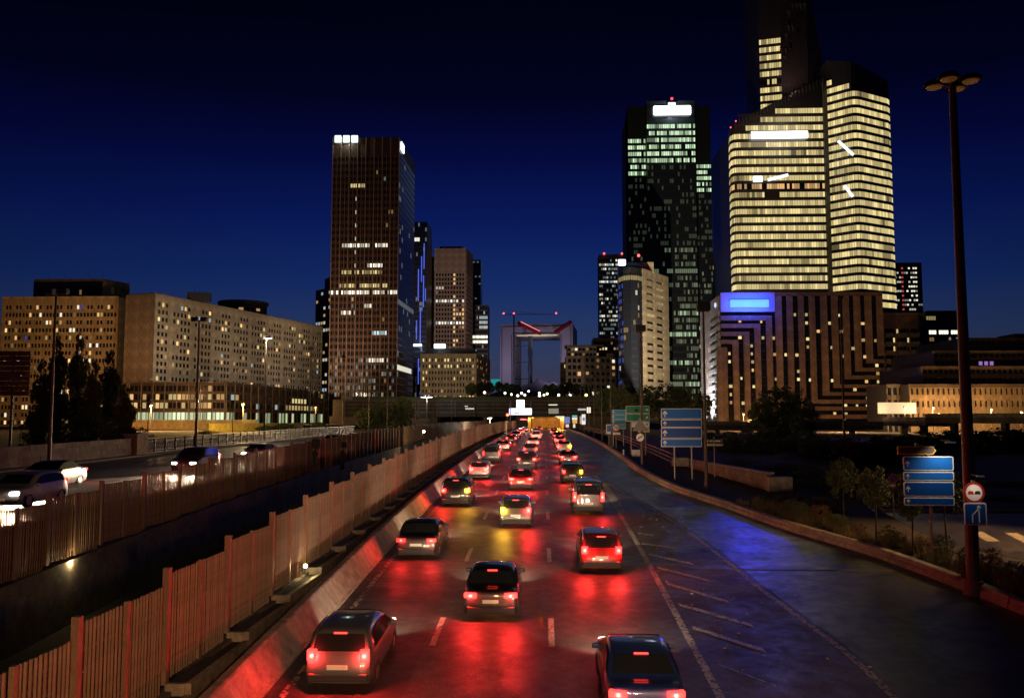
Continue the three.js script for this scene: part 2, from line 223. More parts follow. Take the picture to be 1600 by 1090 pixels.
// the railway cutting between the two carriageways
structure('trench_bed', sheet(steps(-28, 300, 6).map(d => steps(-20.2, -8.0, 2).map(x => [x, roadY(d) - 2.4, -d]))), M.soil);
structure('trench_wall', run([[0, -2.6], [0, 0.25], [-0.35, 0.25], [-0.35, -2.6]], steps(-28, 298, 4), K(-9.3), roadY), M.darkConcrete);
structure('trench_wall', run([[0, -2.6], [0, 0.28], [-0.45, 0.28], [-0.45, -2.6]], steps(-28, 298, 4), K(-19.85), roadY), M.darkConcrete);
for (const [x, w] of [[-11.6, 'nearest the crash wall'], [-13.04, 'second from the crash wall'], [-16.0, 'third from the crash wall'], [-17.44, 'nearest the far slatted fence']]) tag(mesh('railway_rail', run([[-0.05, 0], [0.05, 0], [0.05, 0.16], [-0.05, 0.16]], steps(10, 290, 5), K(x), d => roadY(d) - 2.38), M.darkSteel, scene), 'dark steel rail in the cutting, ' + w, 'rail', 'rails in the cutting');
// upper carriageway on the left
structure('carriageway_left', sheet(steps(-28, 410, 6).map(d => steps(-36.6, -20.3, 2).map(x => [x, leftY(d), -d]))), M.asphaltDark);
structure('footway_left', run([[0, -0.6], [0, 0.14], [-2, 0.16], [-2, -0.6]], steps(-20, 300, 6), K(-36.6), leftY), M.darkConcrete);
structure('land_left', sheet(steps(-60, 700, 20).map(d => [0, 0.1, 0.3, 0.6, 1].map(t => [-38.5 - t * 500, leftY(d) - 0.25, -d]))), M.soil);

// ---- slatted fences on both sides of the cutting: level panels stepping up with the road
function fence(label, X, first, side) {
  const f = thing('slatted_fence', label, 'fence', V(X, roadY(first), -first)), L = 4.2, n = 24, slatG = metric(box(0.05, 2.62, 0.1)), far = { slat: [], post: [], mid: [], rail: [] };
  let slats = 0; const g = f.position, variants = [0.95, 0.86, 1.06].map(k => { const m = M.slat.clone(); m.color.multiplyScalar(k); return m; });
  for (let i = 0; first + i * L < 292; i++) {
    const d0 = first + i * L, y0 = roadY(d0 + L / 2) + 0.36, near = i < 13;
    const yNext = roadY(d0 - L / 2) + 0.36;
    const post = box(0.16, 2.86, 0.18, X + 0.01, y0 + 1.36, -d0), mid = box(0.1, 2.66, 0.14, X + 0.02, y0 + 1.33, -d0 - L / 2);
    if (near) { wmesh('post', metric(post), M.postSteel, f); wmesh('middle_post', metric(mid), M.postSteel, f); } else { far.post.push(metric(post)); far.mid.push(metric(mid)); }
    for (const [h, w] of [[2.02, 0.07], [0.28, 0.06]]) { const r = box(0.05, w, L - 0.1, X - side * 0.055, y0 + h, -d0 - L / 2); if (near) wmesh('rail', metric(r), M.postSteel, f); else far.rail.push(metric(r)); }
    for (let k = 0; k < n; k++) {
      const d = d0 + 0.17 + (k + 0.5) * (L - 0.34) / n; if (Math.abs(d - d0 - L / 2) < 0.1) continue;
      const dx = (R() - 0.5) * 0.012, dy = (R() - 0.5) * 0.02;
      if (slats < 300) { mesh('slat', slatG, variants[(i * 7 + k * 5) % 3], f, V(X + dx - g.x, y0 + 1.31 + dy - g.y, -d - g.z), 0.35 + (R() - 0.5) * 0.06); slats++; }
      else { const s = box(0.05, 2.62, 0.1); s.rotateY(0.35); s.translate(X + dx, y0 + 1.31 + dy, -d); far.slat.push(metric(s)); }
    }
  }
  stuff(wmesh('slat_row', far.slat, M.slat, f)); stuff(wmesh('post_row', [...far.post, ...far.mid], M.postSteel, f)); stuff(wmesh('rail_row', far.rail, M.postSteel, f));
  return f;
}
fence('long slatted steel fence stepping up beside the sloped crash wall', -9.5, 17.6 - 8.4, 1);
fence('long slatted steel fence across the dark railway cutting', -20, 34.5 - 12.6, 1);
// stepped ledge under the near fence, its tops coloured dark in place of shade
const ledge = tag(new THREE.Group(), null, null, null, 'structure'); ledge.name = 'stepped_ledge'; scene.add(ledge);
for (let i = 0; i < 60; i++) { const d0 = 9.2 + i * 4.2, y0 = roadY(d0 + 2.1) + 0.3; if (d0 > 250) break;
  mesh('ledge_step', metric(box(0.16, 1.5, 4.19, -8.88, y0 - 0.73, -d0 - 2.1)), M.concrete, ledge); mesh('ledge_end', metric(box(0.5, 1.48, 0.14, -9.22, y0 - 0.74, -d0 - 0.08)), M.concrete, ledge); mesh('shaded_ledge_top', metric(box(0.48, 0.2, 4.0, -9.22, y0 - 0.12, -d0 - 2.17)), M.soil, ledge); }

// ================================================================== buildings
const glowOrange = glow(1, 0.55, 0.2, 0.85);
// a box in a facade's own axes: A its left foot in plan, u along it, n outwards
function plane(A, B) { const dx = B[0] - A[0], dz = B[1] - A[1], W = Math.hypot(dx, dz), u = [dx / W, dz / W]; return { A, u, n: [-u[1], u[0]], W, turn: Math.atan2(-u[1], u[0]) }; }
function fpos(p, s, y, o) { return V(p.A[0] + p.u[0] * s + p.n[0] * o, y, p.A[1] + p.u[1] * s + p.n[1] * o); }
function fbox(p, s0, s1, y0, y1, o0, o1) { const c = fpos(p, (s0 + s1) / 2, (y0 + y1) / 2, (o0 + o1) / 2); return metric(box(s1 - s0, y1 - y0, o1 - o0, c.x, c.y, c.z, p.turn)); }
const panes = {};
function paneGeo(w, h, t = 0.06) { const k = [w, h, t].map(v => v.toFixed(3)).join(); return panes[k] || (panes[k] = new THREE.BoxGeometry(w, h, t)); }
// a wall of windows: upright piers and level bands in front of a set-back row of panes
function facade(b, A, B, y0, y1, o) {
  const p = plane(A, B), { cols, rows, ml = 0, mr = 0, mb = 0, mt = 0, ww = 0.5, wh = 0.5, rec = 0.25, lift = 0.3, proud = 0.02 } = o, cw = (p.W - ml - mr) / cols, rh = (y1 - y0 - mb - mt) / rows, w = cw * ww, h = rh * wh;
  const wall = o.wallGeos || [], piers = o.pierGeos || wall; let edge = 0;
  for (let c = 0; c <= cols; c++) { const end = c < cols ? ml + c * cw + (cw - w) / 2 : p.W; if (end - edge > 0.01) piers.push(fbox(p, edge, end, y0, y1, -0.05, rec + proud)); edge = end + w; }
  edge = y0; for (let r = 0; r <= rows; r++) { const end = r < rows ? y0 + mb + r * rh + rh * lift * (1 - wh) : y1; if (end - edge > 0.01) wall.push(fbox(p, 0, p.W, edge, end, -0.05, rec)); edge = end + h; }
  const bins = new Map(), solo = o.solo || 0, name = o.name || 'window'; b.userData.made = b.userData.made || 0; const g = paneGeo(w, h);
  for (let r = rows - 1; r >= 0; r--) for (let c = 0; c < cols; c++) {
    const m = o.pane(r, c, rows, cols) || M.glass, pos = fpos(p, ml + (c + 0.5) * cw, y0 + mb + r * rh + rh * lift * (1 - wh) + h / 2, 0.04);
    if (m === 'none') { wall.push(fbox(p, ml + c * cw, ml + (c + 1) * cw, y0 + mb + r * rh, y0 + mb + (r + 1) * rh, 0, rec - 0.01)); continue; }
    if (b.userData.made < solo && (!o.soloLit || m !== M.glass)) { b.userData.made++; mesh(name, g, m, b, pos.sub(b.position), p.turn); }
    else { const q = g.clone(); q.rotateY(p.turn); q.translate(pos.x, pos.y, pos.z); if (!bins.has(m)) bins.set(m, []); bins.get(m).push(q); }
  }
  for (const [m, list] of bins) stuff(wmesh(name + '_rows', list, m, b));
  if (!o.wallGeos) wmesh('wall', wall, o.wall, b);
  return p;
}
function bld(name, label, foot, y0, group) { const cx = foot.reduce((s, p) => s + p[0], 0) / foot.length, cz = foot.reduce((s, p) => s + p[1], 0) / foot.length; const b = thing(name, label, 'building', V(cx, y0, cz), group); return b; }
const xz = (px, py, d) => { const v = at(px, py, d); return [v.x, v.z]; }, hy = (py, d, px = 850) => at(px, py, d).y;
const quad = (a, b, c) => [a, b, c, [a[0] + c[0] - b[0], a[1] + c[1] - b[1]]];         // front left, front right, back right -> footprint
const strew = (lit, p, r = R) => () => r() < p ? pick(lit, r) : M.glass;
function signBoard(b, px0, px1, py0, py1, d, mat, name = 'lit_sign', thick = 0.6, light) {
  const a = at(px0, py0, d), c = at(px1, py1, d), w = Math.abs(c.x - a.x), h = Math.abs(a.y - c.y), g = new RoundedBoxGeometry(w, h, thick, 3, Math.min(thick / 2, h * 0.3)); g.translate((a.x + c.x) / 2, (a.y + c.y) / 2, -d); const m = wmesh(name, g, mat, b);
  if (light) { const l = point(b, (a.x + c.x) / 2 - b.position.x, (a.y + c.y) / 2 - b.position.y, -d + thick + 1.5 - b.position.z, light[0], light[1], 40); } return m; }
const stoneWall = (r, g, b) => std({ map: concreteMap, color: rgb(r, g, b), roughness: 0.85 });

{ // frontal apartment slab at the far left
  const d = 345, A = xz(4, 460, d), B = xz(186, 462, d), foot = quad(A, B, [B[0] + 2, B[1] - 13]), y0 = -3, y1 = hy(459, d), b = bld('apartment_block', 'broad ochre apartment slab behind the poplars, seen square on', foot, y0);
  const mat = stoneWall(0.74, 0.50, 0.28); wmesh('core', prism(foot, y0, y1 - 0.3), M.darkConcrete, b);
  const r = rng(11), tone = () => { const t = r(); return t < 0.13 ? pick(WARM, r) : t < 0.17 ? WHITE[2] : t < 0.19 ? BLUE[0] : M.glass; };
  facade(b, A, B, y0, y1, { cols: 33, rows: 16, ml: 1.4, mr: 0.6, mb: 0.4, mt: 2.6, ww: 0.7, wh: 0.52, rec: 0.3, wall: mat, solo: 300, pane: (rw, c) => c % 3 === 2 && rw % 2 ? 'none' : tone() });
  wmesh('side_wall', [fbox(plane([A[0], A[1] - 13], A), 0, 13, y0, y1, 0, 0.3)], mat, b); for (const [px, tx] of [[40, 60], [120, 130]]) flood(b, at(px, 657, 275).sub(b.position), at(tx, 520, 345).sub(b.position), rgb(1, 0.58, 0.22), 4200, 0.62);
  const d2 = 362, C = xz(53, 432, d2), D = xz(160, 432, d2), E = xz(202, 437, d2 + 14), y2 = hy(431, d2); // the taller block rising behind it
  const foot2 = quad(C, D, E), b2 = bld('apartment_block', 'taller block with a dark top storey rising behind the ochre slab', foot2, y0); wmesh('core', prism(foot2, y0, y2 - 1.2), M.darkConcrete, b2); wmesh('roof', prism(foot2, y2 - 1.2, y2), mat, b2);
  facade(b2, C, D, y1, y2 - 1.2, { cols: 24, rows: 3, ww: 0.85, wh: 0.7, rec: 0.2, wall: M.darkSteel, pane: strew([WARM[0]], 0.05) });
  facade(b2, D, E, y1, y2 - 1.2, { cols: 3, rows: 2, ml: 4, mt: 1, ww: 0.7, wh: 0.8, rec: 0.3, wall: stoneWall(0.85, 0.7, 0.5), pane: () => M.glass });
  for (const x of [-8, 3, 9]) wmesh('antenna', rod(V(b2.position.x + x, y2, b2.position.z), V(b2.position.x + x, y2 + 4 + x * 0.1, b2.position.z), 0.06), M.black, b2);
}
{ // long apartment slab running away from the camera
  const A = [-148.4, -322], B = xz(503, 508, 442), E = [-161.5, -326], foot = [A, B, [B[0] - 13, B[1] - 4], E], y0 = -3, y1 = hy(455, 322), b = bld('apartment_block', 'very long pale apartment slab receding behind the low glass podium', foot, y0);
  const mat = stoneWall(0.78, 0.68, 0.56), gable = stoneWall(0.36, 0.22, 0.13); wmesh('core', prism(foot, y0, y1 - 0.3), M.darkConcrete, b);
  const r = rng(12), tone = () => { const t = r(); return t < 0.10 ? pick(WARM, r) : t < 0.145 ? pick(YEL.slice(2), r) : t < 0.155 ? COOL[1] : M.glass; };
  facade(b, A, B, y0, y1, { cols: 56, rows: 17, ml: 1.2, mr: 1, mb: 0.4, mt: 2.2, ww: 0.68, wh: 0.56, rec: 0.28, wall: mat, solo: 300, pane: (rw, c) => [4, 5].includes(c % 6) && (rw + (c >> 1)) % 3 === 0 ? 'none' : c % 6 === 3 ? 'none' : tone() });
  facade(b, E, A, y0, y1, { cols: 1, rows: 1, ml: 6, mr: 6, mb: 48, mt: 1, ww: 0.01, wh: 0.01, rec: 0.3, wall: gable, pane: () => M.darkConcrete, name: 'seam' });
  wmesh('coping', prism(foot, y1 - 0.1, y1 + 0.35), mat, b);
  for (const [px, d, tx, ty, td, I] of [[236, 288, 262, 500, 335, 2300], [330, 287, 340, 510, 372, 3600], [420, 330, 420, 520, 404, 3200], [480, 368, 480, 530, 432, 2600]]) flood(b, at(px, 596, d).setY(13.6).sub(b.position), at(tx, ty, td).sub(b.position), rgb(1, 0.76, 0.52), I, 0.72); flood(b, V(-166, 8, -292).sub(b.position), V(-155, 30, -324).sub(b.position), rgb(1, 0.56, 0.24), 320, 0.75);
  wmesh('roof_plant', [box(9, 3.4, 5, -141, y1 + 1.9, -346, 0.28)], M.darkSteel, b); for (const [x, h] of [[-143, 6.5], [-141, 5], [-138.5, 7]]) wmesh('antenna', rod(V(x, y1, -346), V(x, y1 + h, -346), 0.06), M.black, b);
  const hgt = hy(474, 520), g1 = new THREE.CylinderGeometry(14, 14, hgt + 3, 20), c = at(380, 474, 520), g2 = new THREE.CylinderGeometry(15, 15, 1.6, 20), t = thing('round_block', 'round block with a pale roof rim showing over the long slab', 'building', V(c.x, -3, c.z)); mesh('wall', g1, stoneWall(0.5, 0.4, 0.3), t, V(0, (hgt + 3) / 2, 0)); mesh('roof', g2, mat, t, V(0, hgt + 3.6, 0)); for (let k = 0; k < 9; k++) { const a = Math.PI / 2 - 1 + k * 0.25; mesh('window', paneGeo(2.6, 1.5), k % 3 ? M.glass : WARM[1], t, V(Math.cos(a) * 14.02, hgt - 1, Math.sin(a) * 14.02), Math.PI / 2 - a); }
}
{ // low glass-fronted podium
  const A = xz(203, 597, 290), B = xz(352, 597, 290), C = xz(512, 612, 400), y0 = -1.6, y1 = hy(597, 290), foot = [A, B, C, [C[0] - 30, C[1] - 10], [A[0] - 8, A[1] - 40]], b = bld('podium_building', 'low glass-fronted building with lit shopfronts under the long slab', foot, y0);
  wmesh('core', prism(foot, y0, y1 - 0.4), M.black, b); wmesh('roof', prism(foot, y1 - 0.25, y1 + 0.35), stoneWall(0.5, 0.45, 0.4), b);
  const r = rng(13), cream = stoneWall(0.6, 0.5, 0.38), shop = [glow(0.8, 0.95, 0.55, 0.6), glow(0.85, 1, 0.62, 0.95), glow(0.6, 0.8, 0.45, 0.35)];
  const tone = (rw, c, n) => rw === 0 ? (r() < 0.85 ? pick(shop, r) : M.glass) : rw === 1 ? (r() < 0.62 ? pick([WARM[0], WARM[1], WARM[2], YEL[2]], r) : M.glass) : rw === 2 ? (r() < 0.68 ? pick([WARM[0], WARM[1], WARM[2], YEL[2]], r) : M.glass) : (r() < 0.06 ? WARM[1] : M.glass);
  for (const [P, Q, cols, lit] of [[A, B, 22, 1], [B, C, 30, 0]]) {
    facade(b, P, Q, y0, y0 + 4.6, { cols, rows: 1, mb: 0.15, mt: 0.5, ww: 0.88, wh: 0.96, rec: 0.3, wall: M.bronze, solo: 60, name: 'shop_window', pane: (rw, c) => lit ? (c < 2 ? WARM[1] : r() < 0.92 ? pick([shop[0], shop[0], shop[1], shop[2]], r) : M.glass) : r() < 0.62 ? pick([shop[2], shop[2], shop[0]], r) : M.glass });
    facade(b, P, Q, y0 + 4.6, y1, { cols, rows: 3, mb: 0.5, mt: 0.3, ww: 0.86, wh: 0.66, rec: 0.3, wall: M.bronze, solo: 260, pane: (rw0, c) => { const rw = rw0 === 2 ? 3 : rw0 + 1; return lit ? tone(rw, c) : rw === 1 && c > 14 && c < 26 ? pick([YEL[1], YEL[2], WARM[1]], r) : rw === 2 && c > 16 && c < 22 ? YEL[3] : r() < 0.06 ? pick([WARM[1], COOL[1]], r) : M.glass; } });
    const p = plane(P, Q), n = lit ? 8 : 16; for (let k = 0; k <= n; k++) wmesh('mullion', fbox(p, p.W * k / n - 0.11, p.W * k / n + 0.11, y0, y1 + 0.1, 0.3, 0.62), cream, b);
  }
  for (const px of [225, 270, 318, 345]) flood(b, at(px, 664, 277).sub(b.position), at(px + 4, 630, 289).sub(b.position), rgb(1, 0.68, 0.36), 110, 1.0, 'added_uplight');  // unseen uplights added to brighten the podium front
}
{ // terraced walls and planted slopes lit by the street in front of the podium
  const wallA = thing('garden_wall', 'ochre retaining wall below the shopfronts', 'wall', V(...at(330, 672, 262).toArray())); const A = at(205, 668, 262), B = at(400, 668, 262);
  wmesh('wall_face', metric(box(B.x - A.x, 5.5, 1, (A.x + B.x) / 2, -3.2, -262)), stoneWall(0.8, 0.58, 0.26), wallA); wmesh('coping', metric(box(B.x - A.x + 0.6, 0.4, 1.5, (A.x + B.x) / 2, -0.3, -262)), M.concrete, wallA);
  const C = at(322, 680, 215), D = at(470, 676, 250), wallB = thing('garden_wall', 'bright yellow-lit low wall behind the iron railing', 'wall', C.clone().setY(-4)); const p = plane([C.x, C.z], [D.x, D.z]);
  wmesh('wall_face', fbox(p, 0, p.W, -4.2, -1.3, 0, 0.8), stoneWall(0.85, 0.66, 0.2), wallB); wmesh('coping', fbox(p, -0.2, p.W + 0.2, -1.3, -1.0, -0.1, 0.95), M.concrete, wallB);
  structure('terrace', sheet([[-310, 0], [-264, 0]].map(([z]) => [[-190, -1.7, z], [-60, -1.7, z]]), true), M.darkConcrete);
}
{ // bronze-framed office tower on the left
  const A = xz(521, 212, 420), B = xz(624, 212, 420), C = xz(648, 255, 465), foot = quad(A, B, C), y0 = -2, y1 = hy(212, 420), b = bld('office_tower', 'tall dark bronze office tower with three white squares at its top', foot, y0);
  wmesh('core', prism(foot, y0, y1 - 0.2), M.black, b); const r = rng(21), litRow = { 33: [7, 13, YEL], 24: [4, 22, WHITE], 21: [14, 20, WHITE], 20: [4, 20, YEL], 18: [3, 22, YEL], 17: [0, 26, WHITE], 15: [13, 16, WHITE], 7: [15, 26, WHITE], 14: [4, 10, WHITE], 11: [16, 22, COOL] };
  const rows = 38, H = (y1 - y0 - 14) / rows, fins = [], wall = [];
  facade(b, A, B, y0 + 6, y1, { cols: 26, rows, mt: 9, ww: 0.8, wh: 0.58, rec: 0.4, wallGeos: wall, pane: (rw, c) => { const l = litRow[rw]; if (l && c >= l[0] && c < l[1] && r() < 0.86) return pick(l[2].slice(1), r); if (rw < 8 && r() < 0.3) return pick([WARM[0], COOL[0], WHITE[0]], r); if (c === 9 && rw > 20 && rw < 33 && rw % 2) return WHITE[1]; return r() < 0.02 ? pick([WARM[0], WARM[1], COOL[0]], r) : M.glass; } });
  wmesh('wall', wall, M.bronze, b);
  const pf = plane(A, B); for (let k = 0; k <= 8; k++) wmesh('fin', fbox(pf, pf.W * k / 8 - 0.2, pf.W * k / 8 + 0.2, y0 + 4, y1, 0.4, 1.0), M.bronzeFin, b);
  for (let k = 0; k < 8; k++) fins.push(fbox(pf, pf.W * (k + 0.5) / 8 - 0.09, pf.W * (k + 0.5) / 8 + 0.09, y0 + 4, y1 - 9, 0.4, 0.75)); stuff(wmesh('small_fins', fins, M.bronzeFin, b));
  facade(b, B, C, y0, y1, { cols: 16, rows: 42, mt: 6, ww: 0.92, wh: 0.8, rec: 0.12, wall: M.bronze, pane: (rw, c) => rw === 8 && c < 14 ? WHITE[2] : rw === 18 ? COOL[0] : r() < 0.03 ? COOL[0] : M.blueGlass });
  const s = [522, 535, 548]; s.forEach((x, i) => signBoard(b, x + 0.8, x + 11.0, 211.5, 222.5, 418.4, glow(0.74, 1, 1, 1.7), 'square_sign', 0.8, i === 1 ? [rgb(0.8, 1, 1), 160] : null));
  const ps = plane(B, C), q = fbox(ps, 2, 9, y1 - 5.5, y1 - 1.4, 0.3, 0.9); wmesh('side_sign', q, glow(0.85, 1, 1, 2.2), b);
  wmesh('base', [fbox(pf, 0, pf.W, y0, y0 + 6, -0.1, 0.3)], M.darkSteel, b); for (const px of [540, 612]) flood(b, at(px, 650, 365).sub(b.position), at(px, 400, 420).sub(b.position), rgb(1, 0.66, 0.42), 6500, 0.7);
  const F0 = xz(494, 452, 520), F1 = xz(507, 452, 520), F2 = xz(522, 436, 505), y3 = hy(452, 520), y4 = hy(434, 520), lowFoot = quad(F0, F2, [F2[0], F2[1] - 25]);
  const t = bld('office_block', 'narrow dark block tucked behind the bronze tower', lowFoot, y0); wmesh('core', prism(lowFoot, y0, y3), M.black, t); wmesh('step', prism(quad(F1, F2, [F2[0], F2[1] - 20]), y3, y4), M.black, t);
  facade(t, F0, F2, y0, y3, { cols: 7, rows: 18, ww: 0.85, wh: 0.4, rec: 0.3, wall: M.bronze, pane: () => r() < 0.34 ? pick([WHITE[1], COOL[1], WARM[1]], r) : M.glass });
}
function tower(name, label, px0, px1, px2, py, d, d2, y0, o) {              // front from px0 to px1 at distance d, right side back to px2 at d2
  const A = xz(px0, py, d), B = xz(px1, py, d), C = px2 ? xz(px2, py, d2) : [B[0], B[1] - (o.deep || 20)], foot = quad(A, B, C), y1 = hy(py, d), b = bld(name, label, foot, y0);
  wmesh('core', prism(foot, y0, y1 - 0.2), o.core || M.black, b); facade(b, A, B, y0, y1, o); if (px2) facade(b, B, C, y0, y1, { ...o, ...(o.side || {}) }); else wmesh('side_wall', fbox(plane(B, C), 0, o.deep || 20, y0, y1, 0, 0.2), o.wall || M.darkSteel, b); b.userData.top = y1; return b;
}
const r2 = rng(31);
{ const b = tower('glass_tower', 'slim blue glass tower with upright blue light lines beside the bronze tower', 645, 667, 0, 345, 560, 0, -2, { cols: 8, rows: 40, ww: 0.9, wh: 0.75, rec: 0.15, deep: 25, wall: M.darkSteel, pane: (rw, c) => rw === 36 && c < 4 ? WHITE[2] : r2() < 0.07 ? COOL[0] : M.blueGlass });
  for (const [x, a, e] of [[653, 420, 470], [658, 400, 440], [662, 380, 420], [656, 480, 540], [661, 430, 480], [653, 560, 600], [656, 610, 640], [664, 450, 470], [650, 500, 530]]) signBoard(b, x, x + 1.1, a, e, 559, BLUE[1], 'blue_light_line', 0.4);
  signBoard(b, 645, 659, 537, 541, 556, glow(0.7, 0.9, 1, 2), 'lit_sign', 0.8, [rgb(0.6, 0.8, 1), 120]); }
tower('dark_tower', 'dark narrow tower between the slim glass tower and the concrete tower', 664, 682, 0, 400, 660, 0, -2, { cols: 9, rows: 40, ww: 0.8, wh: 0.5, rec: 0.3, wall: M.bronze, pane: rw => rw < 15 && r2() < 0.3 ? pick([GREEN[2], WARM[1], WARM[0]], r2) : M.glass });
{ // concrete tower with a grid of round-cornered windows
  const mat = stoneWall(0.52, 0.40, 0.34), r = rng(32), b = tower('concrete_tower', 'pinkish concrete tower with a grid of small round-cornered windows', 679, 728, 738, 387, 600, 626, -2, { cols: 10, rows: 34, mt: 17, ml: 0.8, mr: 0.8, ww: 0.62, wh: 0.6, rec: 0.5, proud: 0.08, wall: mat, solo: 300, pane: (rw, c) => rw === 27 || rw === 22 ? (r() < 0.85 ? pick([WHITE[2], WHITE[3], COOL[1]], r) : M.glass) : c === 6 && r() < 0.6 ? WARM[2] : rw === 24 && c > 6 ? WARM[2] : rw === 30 && c < 3 ? WHITE[1] : r() < 0.07 ? pick(WARM, r) : M.glass, side: { cols: 5, solo: 0, pane: () => r() < 0.08 ? WHITE[0] : M.glass } });
  const p = plane(xz(679, 387, 600), xz(728, 387, 600)); for (let k = 0; k <= 10; k++) wmesh('crown_fin', fbox(p, p.W * k / 10 - 0.16, p.W * k / 10 + 0.16, b.userData.top - 16, b.userData.top, 0.58, 0.95), mat, b);
  wmesh('roof_plant', metric(box(16, 2.2, 10, at(705, 385, 606).x, b.userData.top + 1, -608)), M.black, b); }
tower('glass_tower', 'teal striped glass tower behind the concrete tower', 736, 751, 0, 405, 720, 0, -2, { cols: 5, rows: 44, ww: 0.96, wh: 0.4, rec: 0.3, wall: std({ color: rgb(0.06, 0.11, 0.14), roughness: 0.3, metalness: 0.5 }), pane: () => r2() < 0.12 ? COOL[0] : M.blueGlass });
tower('glass_block', 'shorter glass block with two bright storeys right of the concrete tower', 736, 762, 0, 476, 650, 0, -2, { cols: 12, rows: 24, ww: 0.86, wh: 0.6, rec: 0.2, wall: M.darkSteel, pane: (rw, c) => rw === 16 || rw === 17 ? pick([WHITE[2], WHITE[3]], r2) : (rw > 18 && rw < 22 && c > 5) ? pick([WHITE[1], COOL[1]], r2) : r2() < 0.2 ? pick([COOL[0], WHITE[0], COOL[1]], r2) : M.blueGlass });
{ // cream block with small square windows, black top storey
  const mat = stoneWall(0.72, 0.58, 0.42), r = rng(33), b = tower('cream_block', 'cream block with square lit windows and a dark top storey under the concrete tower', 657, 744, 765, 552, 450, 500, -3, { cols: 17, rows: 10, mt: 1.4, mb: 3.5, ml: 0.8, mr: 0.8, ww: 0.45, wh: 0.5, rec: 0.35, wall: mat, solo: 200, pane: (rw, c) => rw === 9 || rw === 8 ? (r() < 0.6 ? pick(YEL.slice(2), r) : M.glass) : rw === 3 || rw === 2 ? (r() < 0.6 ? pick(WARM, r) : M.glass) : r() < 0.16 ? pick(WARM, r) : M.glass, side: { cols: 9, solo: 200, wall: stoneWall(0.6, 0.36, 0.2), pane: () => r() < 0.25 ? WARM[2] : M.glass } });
  const y = b.userData.top, A = at(660, 552, 452), B = at(742, 552, 452); wmesh('top_storey', metric(box(B.x - A.x - 2, 3.4, 22, (A.x + B.x) / 2, y + 1.5, -466)), M.black, b); flood(b, V((A.x + B.x) / 2, y + 3.8, -458).sub(b.position), at(705, 470, 600).sub(b.position), rgb(1, 0.70, 0.60), 24000, 0.5); flood(b, at(690, 618, 395).sub(b.position), at(700, 580, 450).sub(b.position), rgb(1, 0.78, 0.5), 2600, 0.8); signBoard(b, 678, 696, 537, 544, 452.5, glow(0.85, 0.92, 1, 2.6), 'lit_sign', 0.8, [rgb(0.8, 0.9, 1), 90]); }
{ const c = at(774, 594, 900), t = thing('teal_pavilion', 'small teal-lit canopy at the foot of the arch', 'pavilion', V(c.x, at(774, 606, 900).y, c.z)); const w = at(781, 590, 900).x - at(766, 590, 900).x; const s = new THREE.Shape([new THREE.Vector2(-w / 2, 9), new THREE.Vector2(w / 2, 9), new THREE.Vector2(w * 0.28, 3), new THREE.Vector2(0.6, 0), new THREE.Vector2(-0.6, 0), new THREE.Vector2(-w * 0.25, 3.5)]); mesh('light_canopy', new THREE.ExtrudeGeometry(s, { depth: 4, bevelEnabled: false }), glow(0.02, 0.5, 0.5, 0.55), t); }

